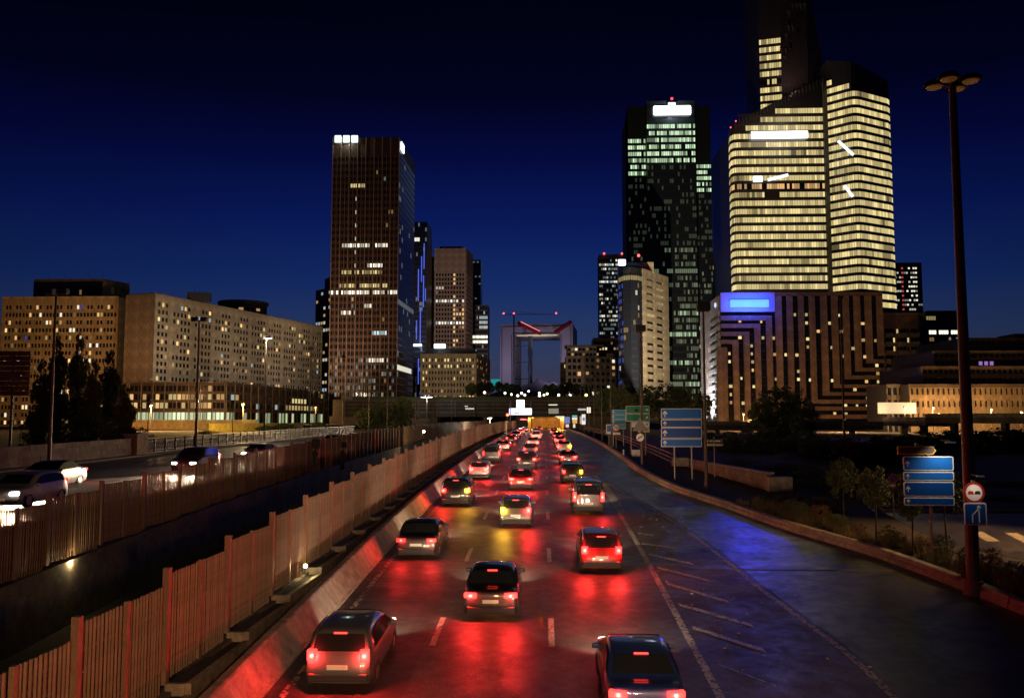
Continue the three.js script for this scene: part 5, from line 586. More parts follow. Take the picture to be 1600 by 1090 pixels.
{ const d = 123, yb = roadY(d) + 0.2, t = signAt('direction_sign', 'pale blue direction sign of four boards with upward arrows', d, 966, 703, yb); for (const x of [958, 974]) { const p = loc(t, x, 640, d + 0.1); mesh('post', metric(cyl(0.08, 0.08, p.y, p.x, 0, -0.1)), M.galv, t); } const e = (y0, y1, m, a = 1) => [955, 978, y0, y1, m, a ? (w, h) => [[arrow(0.5), SIGN.white, -w / 2 + 0.3, 0]] : () => []]; boards(t, d, [e(640, 647.7, SIGN.sky), e(648.3, 654.8, SIGN.sky), e(655.4, 662.6, SIGN.sky), e(663.2, 670, SIGN.cyan, 0)]); }
{ const d = 101, yb = roadY(d) + 0.2, t = signAt('direction_sign', 'green direction sign with white and yellow boards below', d, 996, 712, yb); for (const x of [986, 1008]) { const p = loc(t, x, 635, d + 0.1); mesh('post', metric(cyl(0.08, 0.08, p.y, p.x, 0, -0.1)), M.galv, t); } boards(t, d, [[978, 1015, 634, 645.8, SIGN.green, (w, h) => [[arrow(0.4, -Math.PI / 2), SIGN.white, w / 2 - 0.32, 0], [ext(roundRect(0.4, 0.3, 0.02), 0.01), SIGN.black, -0.15, -0.05, 'cover_plate']]], [978, 1015, 646.6, 658, SIGN.green, (w, h) => [[arrow(0.42, -Math.PI / 4), SIGN.white, w / 2 - 0.32, 0]]], [987, 1015, 659, 667.4, SIGN.white, (w, h) => [[arrow(0.34, -Math.PI / 4), SIGN.black, w / 2 - 0.3, 0]]], [997, 1015, 668.4, 675, SIGN.yellow, (w, h) => [[arrow(0.3, -Math.PI / 4), SIGN.black, w / 2 - 0.3, 0]]]]); }
function disc(t, x, y, r, marks, z = 0.05, rim = SIGN.red) { mesh('disc_rim', new THREE.CylinderGeometry(r, r, 0.03, 32).rotateX(Math.PI / 2).translate(x, y, z), rim, t); mesh('disc_face', new THREE.CylinderGeometry(r * 0.76, r * 0.76, 0.01, 32).rotateX(Math.PI / 2).translate(x, y, z + 0.021), SIGN.white, t); for (const [g, m, n] of marks) mesh(n, g.translate(x, y, z + 0.027), m, t); }
{ const d = 118, t = signAt('speed_limit_sign', 'round red and white 70 speed limit sign', d, 963, 705, roadY(d) + 0.2), p = loc(t, 962.5, 668, d); mesh('post', metric(cyl(0.06, 0.06, p.y + 0.3, p.x, 0, 0)), M.galv, t); disc(t, p.x, p.y, 0.5, [[text('70', 0.4, 0.008), SIGN.black, 'lettering']]); mesh('plate', ext(roundRect(0.95, 0.32, 0.03), 0.02).translate(p.x + 0.1, p.y - 0.78, 0.04), SIGN.white, t); mesh('side_board', ext(roundRect(0.75, 1.3, 0.04), 0.03).translate(p.x - 0.95, p.y - 0.2, 0.04), SIGN.white, t); mesh('side_face', ext(roundRect(0.55, 0.85, 0.04), 0.01).translate(p.x - 0.95, p.y - 0.1, 0.072), SIGN.blue, t); mesh('side_post', metric(cyl(0.05, 0.05, p.y - 0.6, p.x - 0.95, 0, 0)), M.galv, t); }
{ const d = 83.6, t = signAt('round_sign', 'white round end-of-restriction sign under a grey triangular sign back', d, 1001, 728, roadY(d) + 0.2), p = loc(t, 1000, 683, d), q = loc(t, 1000, 664, d); disc(t, p.x, p.y, 0.37, [[ext(roundRect(0.62, 0.07, 0.01), 0.008).rotateZ(0.75), SIGN.black, 'slash'], [ext(roundRect(0.36, 0.1, 0.02), 0.01), SIGN.grey, 'car_symbol']], 0.2, SIGN.white); const tri = new THREE.Shape([[-0.75, -0.55], [0.75, -0.55], [0, 0.75]].map(v => new THREE.Vector2(...v))); mesh('triangle_back', ext(tri, 0.03).translate(q.x, q.y, 0.18), SIGN.grey, t); mesh('clamp', box(0.3, 0.08, 0.2, p.x, p.y, 0.1), M.galv, t); mesh('bracket', box(0.1, 1.6, 0.06, p.x, p.y + 0.6, 0.14), M.galv, t); }
{ const d = 37, yb = roadY(d) + 0.3, t = signAt('direction_sign', 'dark blue direction sign of four boards on one post, right verge', d, 1452, 870, yb), p = loc(t, 1452, 700, d); mesh('post', metric(cyl(0.06, 0.06, p.y, p.x, 0, -0.08, 14)), M.galv, t); const e = (x0, x1, y0, y1, m) => [x0, x1, y0, y1, m, (w, h) => [[arrow(Math.min(0.24, h * 0.6)), SIGN.white, -w / 2 + 0.17, 0]]]; boards(t, d, [e(1411, 1490.5, 712.5, 735, SIGN.blue), e(1411.5, 1491, 736.5, 750.5, SIGN.blue), e(1412, 1491.5, 752, 775, SIGN.deep), e(1412.5, 1492, 776.5, 789.5, SIGN.deep)]); const a = loc(t, 1432, 703.5, d), s = new THREE.Shape([[-0.78, -0.17], [0.68, -0.17], [0.82, 0], [0.68, 0.17], [-0.78, 0.17]].map(v => new THREE.Vector2(...v))), s2 = new THREE.Shape([[-0.73, -0.13], [0.66, -0.13], [0.77, 0], [0.66, 0.13], [-0.73, 0.13]].map(v => new THREE.Vector2(...v))); mesh('pointer_border', ext(s, 0.03).translate(a.x, a.y, 0), SIGN.yellow, t); mesh('pointer_face', ext(s2, 0.01).translate(a.x, a.y, 0.031), SIGN.brown, t); mesh('cap', cyl(0.05, 0.05, 0.12, a.x, a.y + 0.17, 0), M.galv, t); const lp = loc(t, 1470, 690, d).add(V(0, 0, 0.9)); mesh('added_lamp_arm', [rod(V(p.x, p.y - 0.1, -0.08), V(lp.x, lp.y + 0.06, 0), 0.025), rod(V(lp.x, lp.y + 0.06, 0), V(lp.x, lp.y + 0.06, 0.9), 0.025)], M.darkSteel, t); mesh('added_sign_light', box(0.4, 0.06, 0.1, lp.x, lp.y, lp.z), glow(1, 0.9, 0.8, 0.03), t); spot(t, V(lp.x, lp.y - 0.08, lp.z), V(lp.x - 0.1, lp.y - 1.3, 0), rgb(1, 0.86, 0.72), 9, 0.95, 1, 4); }  // arm and lamp above the boards are added to brighten them
{ const d = 32.2, t = signAt('round_sign', 'round red no-overtaking sign over a blue lane-merge sign on the tall mast', d, 1520, 890, -6.3), p = loc(t, 1520, 769, d), q = loc(t, 1522, 802, d); const car = (m) => { const s = new THREE.Shape([[-0.1, -0.06], [0.1, -0.06], [0.1, 0.01], [0.06, 0.06], [-0.06, 0.06], [-0.1, 0.01]].map(v => new THREE.Vector2(...v))); return ext(s, 0.006); }; disc(t, p.x, p.y, 0.385, [[car().translate(-0.12, 0, 0), SIGN.red, 'car_symbol'], [car().translate(0.12, 0, 0), SIGN.black, 'car_symbol']], 0.1); board(t, q.x, q.y, 0.8, 0.8, SIGN.deep, [[ext(roundRect(0.045, 0.56, 0.01), 0.008), SIGN.white, 0.12, -0.04, 'lane_line'], [ext(roundRect(0.045, 0.3, 0.01), 0.008), SIGN.white, -0.12, -0.17, 'lane_line'], [ext(roundRect(0.045, 0.3, 0.01), 0.008).rotateZ(-0.8), SIGN.white, -0.01, 0.07, 'lane_line'], [arrow(0.2), SIGN.white, 0.12, 0.22]], 0.1); mesh('bracket', box(0.12, 1.6, 0.1, q.x, q.y + 0.4, 0.05), M.galv, t); mesh('added_lamp_arm', rod(V(p.x, p.y + 0.62, 0), V(p.x, p.y + 0.66, 0.62), 0.02), M.darkSteel, t); mesh('added_sign_light', box(0.26, 0.05, 0.08, p.x, p.y + 0.62, 0.62), glow(1, 0.85, 0.7, 0.03), t); spot(t, V(p.x, p.y + 0.56, 0.62), V(p.x, p.y - 0.5, 0), rgb(1, 0.8, 0.62), 1.6, 0.9, 1, 4); }
{ const d = 71, t = signAt('street_name_sign', 'two small brown street name plates reading PONT DE NEUILLY', d, 1117, 745, roadY(d) + 0.2), p = loc(t, 1116, 684, d); mesh('post', metric(cyl(0.035, 0.035, p.y + 0.1, p.x, 0, -0.05)), M.galv, t); for (const [py, str] of [[688.5, 'Bd La Seine'], [694.8, 'PONT DE NEUILLY']]) { const a = loc(t, 1116.5, py, d); mesh('plate', ext(roundRect(1.36, 0.26, 0.02), 0.03).translate(a.x, a.y, 0), SIGN.brown, t); const g = text(str, 0.11, 0.006); g.translate(a.x + 0.05, a.y, 0.032); mesh('lettering', g, SIGN.white, t); mesh('emblem', new THREE.CylinderGeometry(0.09, 0.09, 0.01, 14).rotateX(Math.PI / 2).translate(a.x - 0.6, a.y, 0.036), SIGN.white, t); } }
{ const d = 48, t = signAt('no_parking_sign', 'small round no-parking sign half hidden in the dark shrubs', d, 1396, 790, roadY(d) + 0.2), p = loc(t, 1396, 747, d); mesh('post', cyl(0.04, 0.04, p.y, p.x, 0, -0.05), M.galv, t); disc(t, p.x, p.y, 0.26, [[ext(roundRect(0.5, 0.05, 0.01), 0.006).rotateZ(-0.78), SIGN.red, 'slash']]); mesh('inner_disc', new THREE.CylinderGeometry(0.2, 0.2, 0.008, 24).rotateX(Math.PI / 2).translate(p.x, p.y, 0.074), SIGN.deep, t); mesh('plate', ext(roundRect(0.6, 0.14, 0.02), 0.02).translate(p.x, p.y - 0.38, 0.04), SIGN.white, t); }
for (const [label, px, d, list] of [['small blue board over a white disc beside the tunnel mouth', 886, 292, [[881.5, 890.5, 651, 661, glow(0.25, 0.35, 0.85, 0.5)], [884, 889, 662.5, 667.5, glow(1, 0.75, 0.6, 0.8)]]], ['small teal, white and yellow board stack right of the tunnel mouth', 898, 252, [[894, 902, 648.5, 651.5, glow(0.2, 0.8, 0.65, 0.5)], [894, 902, 652, 656, glow(1, 0.95, 0.85, 0.8)], [894.5, 902, 656.5, 661, glow(1, 0.6, 0.05, 0.7)], [895.5, 899, 662, 668, glow(1, 0.85, 0.7, 0.8)]]], ['small white lit board with a blue mark on the right verge', 911, 222, [[909, 915, 647, 663, glow(1, 0.95, 0.88, 0.85)], [910.5, 914, 652, 657, glow(0.1, 0.5, 0.9, 0.5)], [906, 909, 650, 662, glow(1, 0.5, 0.4, 0.5)]]], ['bright white lit box sign above the right verge masts', 919, 215, [[917, 923, 636, 645, glow(1, 0.85, 0.68, 1.2)], [903, 916, 638, 641, glow(0.9, 0.9, 0.9, 0.5)]]]]) { const t = thing('lit_sign', label, 'sign', V(at(px, 660, d).x, roadY(d), -d)); list.forEach(([a, b, c, e, m], i) => { const q = signBoard(t, a, b, c, e, d - 0.3 - i * 0.12, m, i ? 'lit_panel' : 'lit_board', 0.12); }); mesh('post', cyl(0.07, 0.07, at(px, 656, d).y - roadY(d), 0, 0, -0.1), M.darkSteel, t); }
{ const p = at(994, 711, 98), t = thing('equipment_cabinet', 'small white roadside cabinet under the green direction sign', 'cabinet', V(p.x, roadY(98) + 0.2, -98)); mesh('body', new RoundedBoxGeometry(0.9, 0.75, 0.5, 2, 0.03).translate(0, 0.42, 0), SIGN.white, t); mesh('plinth', box(0.8, 0.12, 0.42, 0, 0.05, 0), M.concrete, t); mesh('door_seam', box(0.02, 0.6, 0.02, 0, 0.42, 0.25), M.black, t); const b = thing('bollard', 'short white bollard beside the roadside cabinet', 'bollard', V(p.x - 1.4, roadY(98) + 0.2, -98)); mesh('body', cyl(0.09, 0.09, 0.8), SIGN.white, b); mesh('band', cyl(0.095, 0.095, 0.12, 0, 0.5), SIGN.yellow, b); }

// ================================================================== trees and planting
const leafTones = [rgb(0.05, 0.075, 0.025), rgb(0.075, 0.10, 0.035), rgb(0.035, 0.055, 0.02)].map(c => new THREE.MeshPhysicalMaterial({ color: c, roughness: 0.8, side: THREE.DoubleSide }));
const warmLeaf = new THREE.MeshPhysicalMaterial({ color: rgb(0.14, 0.085, 0.03), roughness: 0.8, side: THREE.DoubleSide }), barkMat = std({ map: soilMap, color: rgb(1.2, 1.05, 0.9), roughness: 0.95 });
// crowns: leaf clumps spread through a volume; inside(x, y, z) in -1..1
function crown(seed, clumps, leaves, leaf, clumpR, inside) {
  const r = rng(seed), pos = [], idx = []; let made = 0, tries = 0;
  while (made < clumps && tries++ < clumps * 60) { const c = [r() * 2 - 1, r() * 2 - 1, r() * 2 - 1]; if (!inside(...c)) continue; made++; const k = 0.5 + r();
    for (let i = 0; i < leaves; i++) { const a = r() * 6.283, u = r() * 2 - 1, q = Math.cbrt(r()) * clumpR * k, s = Math.sqrt(1 - u * u), x = c[0] + Math.cos(a) * s * q, y = c[1] + u * q * 0.75, z = c[2] + Math.sin(a) * s * q, l = leaf * (0.6 + r() * 0.8), e = new THREE.Euler(r() * 6.3, r() * 6.3, r() * 6.3), b = pos.length / 3;
      for (const [px, py, pz] of [[-0.5, 0, 0], [0, -0.36, 0.1], [0.5, 0, 0], [0, 0.36, 0.1]]) { const v = V(px * l, py * l, pz * l).applyEuler(e); pos.push(x + v.x, y + v.y, z + v.z); } idx.push(b, b + 1, b + 2, b, b + 2, b + 3); } }
  const g = new THREE.BufferGeometry(); g.setAttribute('position', new THREE.Float32BufferAttribute(pos, 3)); g.setAttribute('uv', new THREE.Float32BufferAttribute(new Float32Array(pos.length / 3 * 2), 2)); g.setIndex(idx); g.computeVertexNormals(); return g;
}
const blob = (lump, seed) => { const r = rng(seed), k = [...Array(7)].map(() => [r() * 6.28, r() * 3 - 1.5, 0.65 + r() * 0.45]); return (x, y, z) => { const d = Math.hypot(x, y, z), a = Math.atan2(z, x); let m = 0.82; for (const [b, h, s] of k) m += lump * 0.3 * Math.cos((a - b) * 2 + y * h * 2) * s; return d < m; }; };
const CROWN = {
  round: [1, 2, 3].map(s => crown(s, 150, 34, 0.085, 0.16, blob(0.35, s))),
  poplar: [4, 5, 6].map(s => crown(s, 290, 38, 0.075, 0.11, (x, y, z) => Math.hypot(x, z) < 0.95 * Math.pow(Math.max(0, 1 - Math.abs(y * 0.9 + 0.1)), 0.6) * (0.75 + 0.25 * Math.sin(y * 9 + s)))),
  bush: [7, 8, 9].map(s => crown(s, 110, 40, 0.075, 0.2, (x, y, z) => y > -0.9 && Math.hypot(x, y * 0.8, z) < 0.95)),
  clipped: [10, 11].map(s => crown(s, 260, 40, 0.11, 0.1, (x, y, z) => Math.hypot(x, y, z) < 0.93)),
};
function tree(label, kind, x, yb, z, h, rx, ry, o = {}) {
  const t = thing(o.name || 'tree', label, 'tree', V(x, yb, z), o.group, R() * 6), v = CROWN[kind], m = mesh('crown', pick(v), o.mat || pick(leafTones), t, V(0, h - ry, 0), R() * 6); m.scale.set(rx, ry, rx);
  const g = [], tr = o.trunk || Math.max(0.08, h * 0.02), top = h - ry * 0.7; g.push(rod(V(0, -0.2, 0), V(0.1, top, 0.05), tr, tr * 0.55)); mesh('trunk', g, barkMat, t); const limbs = []; for (let k = 0; k < 5; k++) { const a = k * 1.3 + R(), y = h - ry * (1.5 - k * 0.2); limbs.push(rod(V(0.05, Math.min(y, top), 0), V(Math.cos(a) * rx * 0.6, y + ry * 0.5, Math.sin(a) * rx * 0.6), tr * 0.45, tr * 0.15, 5)); } mesh('limb', limbs, barkMat, t); return t;
}
function treeAt(label, kind, px, pyTop, d, yb, rpx, o = {}) { const p = at(px, pyTop, d), h = p.y - yb, r = rpx * d / F; return tree(label, kind, p.x, yb, p.z, h, r, Math.min(h * 0.48, o.ry ? o.ry * d / F : r * 1.1), o); }
const G = 'poplars on the left';
[[66, 560, 92, 16, 'the leftmost one'], [92, 523, 90, 15, 'the tallest, beside the mast'], [126, 520, 95, 17, 'third from the left'], [148, 562, 88, 14, 'fourth from the left'], [172, 545, 93, 17, 'second from the right'], [196, 600, 86, 15, 'the short rightmost one']].forEach(([px, py, d, r, w]) => treeAt('dark columnar poplar in the row before the ochre slab, ' + w, 'poplar', px, py, d, -3.9, r * 1.5, { name: 'poplar_tree', group: G, ry: 92 }));
[[62, 655, 84], [110, 650, 82], [160, 652, 80], [205, 668, 84]].forEach(([px, py, d], i) => treeAt('low dark thicket under the poplars, ' + ['first', 'second', 'third', 'fourth'][i] + ' from the left', 'bush', px, py, d, -4, 34, { name: 'shrub', group: 'thicket under the poplars' }));
[[325, 672, 180, 16], [352, 678, 160, 14], [418, 664, 230, 22], [445, 660, 240, 20], [498, 658, 260, 14], [596, 626, 262, 22], [628, 616, 270, 26], [572, 634, 250, 18]].forEach(([px, py, d, r], i) => treeAt('small dark tree ' + ['in front of the ochre retaining wall', 'beside the yellow-lit wall', 'on the slope below the podium', 'next on the slope below the podium', 'at the podium end', 'at the foot of the bronze tower', 'at the right foot of the bronze tower', 'left at the foot of the bronze tower'][i], 'round', px, py, d, -3.4, r));
[[736, 597], [750, 597], [765, 596], [780, 595], [791, 597], [800, 599], [809, 600]].forEach(([px, py], i) => treeAt('clipped ball tree on the esplanade left of the axis, ' + ['first', 'second', 'third', 'fourth', 'fifth', 'sixth', 'seventh'][i] + ' from the left', 'clipped', px, py, 335 + i * 28, 7 + i * 0.5, 10 - i * 0.6, { name: 'clipped_tree', group: 'clipped trees on the esplanade' }));
[[854, 600], [864, 598], [875, 600], [888, 596], [902, 598], [916, 600]].forEach(([px, py], i) => treeAt('clipped ball tree on the esplanade right of the axis, ' + ['first', 'second', 'third', 'fourth', 'fifth', 'sixth'][i] + ' from the arch', 'clipped', px, py, 480 - i * 28, 9.6 - i * 0.5, 8 + i * 0.5, { name: 'clipped_tree', group: 'clipped trees on the esplanade' }));
[[942, 603, 270, 20], [966, 596, 265, 24], [1012, 598, 240, 24], [1040, 595, 235, 30], [1066, 600, 230, 24], [1098, 612, 250, 18]].forEach(([px, py, d, r], i) => treeAt('broad dark street tree ' + ['left of the cream tower foot', 'at the cream tower foot', 'before the black glass tower', 'tallest one before the black glass tower', 'right before the black glass tower', 'lit green beside the striped hotel'][i], 'round', px, py, d, -4, r));
treeAt('large dark tree in front of the striped hotel', 'round', 1222, 598, 205, -5, 46, {}); treeAt('lower dark tree left in front of the striped hotel', 'round', 1190, 622, 198, -5, 24, {}); treeAt('lower dark tree right in front of the striped hotel', 'round', 1256, 628, 196, -5, 26, {});
[[1128, 672, 120, 40], [1170, 668, 110, 44], [1215, 664, 118, 44], [1258, 672, 100, 46], [1300, 676, 92, 44], [1345, 680, 86, 50], [1390, 678, 92, 50], [1440, 670, 105, 46], [1500, 668, 110, 50], [1560, 666, 115, 50], [1610, 668, 110, 50]].forEach(([px, py, d, r], i) => treeAt('dark tree in the thicket behind the right verge, ' + ['first', 'second', 'third', 'fourth', 'fifth', 'sixth', 'seventh', 'eighth', 'ninth', 'tenth', 'eleventh'][i] + ' from the left', 'round', px, py, d, -5.2, r * 1.05, { group: 'thicket behind the right verge' }));
[[1150, 716, 80, 36], [1230, 724, 72, 46], [1290, 730, 66, 48], [1350, 736, 62, 52], [1420, 742, 64, 50], [1480, 748, 66, 46], [1550, 752, 68, 52], [1600, 750, 66, 50], [1240, 770, 54, 26], [1290, 776, 52, 30]].forEach(([px, py, d, r], i) => treeAt('dark shrub mass behind the right verge, ' + ['by the parapet end', 'second along', 'third along', 'fourth along', 'fifth along', 'sixth along', 'seventh along', 'at the picture edge', 'low one near the kerb bend', 'low one beyond the kerb bend'][i], 'bush', px, py, d, roadY(d) + 0.1, r * 1.15, { name: 'shrub', group: 'dark shrubs behind the right verge' }));
// planted strip: rounded shrubs, saplings and grasses
const shrubBall = (label, x, d, r, mat) => { const t = thing('shrub', label, 'shrub', V(x, roadY(d) + 0.2, -d), null, R() * 6); const m = mesh('foliage', pick(CROWN.bush), mat || leafTones[1], t, V(0, r * 0.75, 0)); m.scale.set(r, r * 0.85, r); mesh('stem', cyl(0.05, 0.03, r * 0.9, 0, -0.1), barkMat, t); };
shrubBall('rounded shrub at the foot of the tall four-lantern mast', 16.6, 31.6, 0.75); shrubBall('larger rounded shrub right of the tall four-lantern mast', 18.2, 31.8, 1.05); shrubBall('rounded shrub left of the tall mast foot', 15.9, 33.6, 0.5, warmLeaf);
[[1318, 46.5, 14.6], [1368, 41.5, 15.7], [1424, 38.6, 15.9], [1478, 41, 17.2]].forEach(([px, d, x], i) => tree('young sapling with a bare stem on the planted strip, ' + ['at the kerb bend', 'in the grasses', 'beside the dark blue sign', 'behind the dark blue sign'][i], 'round', at(px, 800, d).x, roadY(d) + 0.2, -d, 3.6, 0.95, 1.1, { name: 'sapling', group: 'saplings on the planted strip', trunk: 0.045 }));
for (let k = 0; k < 16; k++) { const d = 31.5 + k * 1.25, x = kerbX(d) + 1.0 + R() * 0.8; shrubBall('low ' + (k % 3 ? 'green' : 'reddish') + ' planting behind the kerb wall, ' + ['first', 'second', 'third', 'fourth', 'fifth', 'sixth', 'seventh', 'eighth', 'ninth', 'tenth', 'eleventh', 'twelfth', 'thirteenth', 'fourteenth', 'fifteenth', 'sixteenth'][k] + ' from the picture edge', x + 0.6, d, 0.34 + R() * 0.3, k % 3 ? leafTones[k % 2] : warmLeaf); }
{ // grass tufts: blades in clumps
  const r = rng(5), pos = []; for (let c = 0; c < 230; c++) { const d = 30 + r() * 24, x = kerbX(d) + 0.62 + r() * 1.6, n = 26, hh = 0.3 + r() * 0.35; for (let i = 0; i < n; i++) { const a = r() * 6.28, lean = 0.1 + r() * 0.3, bx = x + (r() - 0.5) * 0.2, bz = -d + (r() - 0.5) * 0.2, y = roadY(d) + 0.22, h = hh * (0.6 + r() * 0.6), w = 0.012; const tx = bx + Math.cos(a) * lean, tz = bz + Math.sin(a) * lean; pos.push(bx - w * Math.sin(a), y, bz + w * Math.cos(a), bx + w * Math.sin(a), y, bz - w * Math.cos(a), tx, y + h, tz); } }
  const g = new THREE.BufferGeometry(); g.setAttribute('position', new THREE.Float32BufferAttribute(pos, 3)); g.setAttribute('uv', new THREE.Float32BufferAttribute(new Float32Array(pos.length / 3 * 2), 2)); g.computeVertexNormals(); tag(mesh('grass', g, std({ color: rgb(0.13, 0.11, 0.045), roughness: 0.8, side: THREE.DoubleSide }), scene), 'dry ornamental grass tufts behind the kerb wall', 'grass', null, 'stuff');
}

// ================================================================== traffic: cars with their lamps lit
// own axes: front towards -z, ground at y = 0
const CAR = {
  hatchback: { L: 4.1, W: 1.76, prof: [[2.0, 0.24], [2.05, 0.42], [2.04, 0.62], [1.96, 0.86], [1.90, 0.98], [1.66, 1.34], [1.50, 1.45], [1.0, 1.495], [0.3, 1.50], [-0.25, 1.45], [-0.5, 1.38], [-1.15, 1.0], [-1.7, 0.89], [-1.96, 0.74], [-2.04, 0.5], [-2.0, 0.26]], belt: 0.95, rear: [[1.89, 1.0], [1.63, 1.37]], front: [[-1.1, 1.04], [-0.5, 1.39]], side: [[1.5, 1.02], [1.36, 1.34], [0.95, 1.4], [0.3, 1.41], [-0.3, 1.35], [-0.95, 1.0]], tail: [0.66, 0.92, 1.93, 0.24, 0.3], wheels: [1.28, -1.28] },
  saloon: { L: 4.5, W: 1.80, prof: [[2.2, 0.26], [2.26, 0.45], [2.25, 0.68], [2.2, 0.92], [2.1, 1.0], [1.62, 1.04], [1.0, 1.36], [0.7, 1.43], [0.2, 1.45], [-0.25, 1.41], [-0.5, 1.34], [-1.25, 0.98], [-1.95, 0.86], [-2.18, 0.72], [-2.26, 0.48], [-2.2, 0.26]], belt: 0.96, rear: [[1.56, 1.08], [1.04, 1.36]], front: [[-1.18, 1.02], [-0.5, 1.35]], side: [[1.35, 1.02], [0.95, 1.3], [0.65, 1.36], [0.2, 1.38], [-0.3, 1.32], [-1.0, 1.0]], tail: [0.64, 0.84, 2.2, 0.42, 0.17], wheels: [1.36, -1.38] },
  van: { L: 4.6, W: 1.86, prof: [[2.24, 0.3], [2.29, 0.48], [2.28, 0.8], [2.25, 1.2], [2.16, 1.72], [2.0, 1.84], [1.2, 1.9], [0.2, 1.9], [-0.5, 1.84], [-0.85, 1.72], [-1.45, 1.14], [-2.0, 0.96], [-2.22, 0.8], [-2.3, 0.5], [-2.24, 0.3]], belt: 1.12, rear: [[2.25, 1.14], [2.17, 1.68]], front: [[-1.4, 1.2], [-0.85, 1.73]], side: [[2.0, 1.18], [1.95, 1.66], [1.2, 1.72], [0.2, 1.72], [-0.6, 1.66], [-1.15, 1.18]], tail: [0.78, 1.02, 2.22, 0.2, 0.52], wheels: [1.42, -1.42] },
  suv: { L: 4.4, W: 1.86, prof: [[2.12, 0.32], [2.18, 0.5], [2.18, 0.76], [2.1, 1.05], [2.02, 1.16], [1.78, 1.54], [1.6, 1.64], [1.0, 1.68], [0.2, 1.68], [-0.35, 1.62], [-0.6, 1.54], [-1.2, 1.14], [-1.9, 1.02], [-2.12, 0.88], [-2.2, 0.55], [-2.14, 0.34]], belt: 1.08, rear: [[2.0, 1.19], [1.76, 1.56]], front: [[-1.14, 1.18], [-0.6, 1.55]], side: [[1.66, 1.16], [1.5, 1.5], [1.0, 1.56], [0.2, 1.57], [-0.38, 1.51], [-1.0, 1.15]], tail: [0.72, 1.0, 2.08, 0.34, 0.24], wheels: [1.34, -1.34] },
};
const ss = (a, b, x) => { const t = Math.max(0, Math.min(1, (x - a) / (b - a))); return t * t * (3 - 2 * t); };
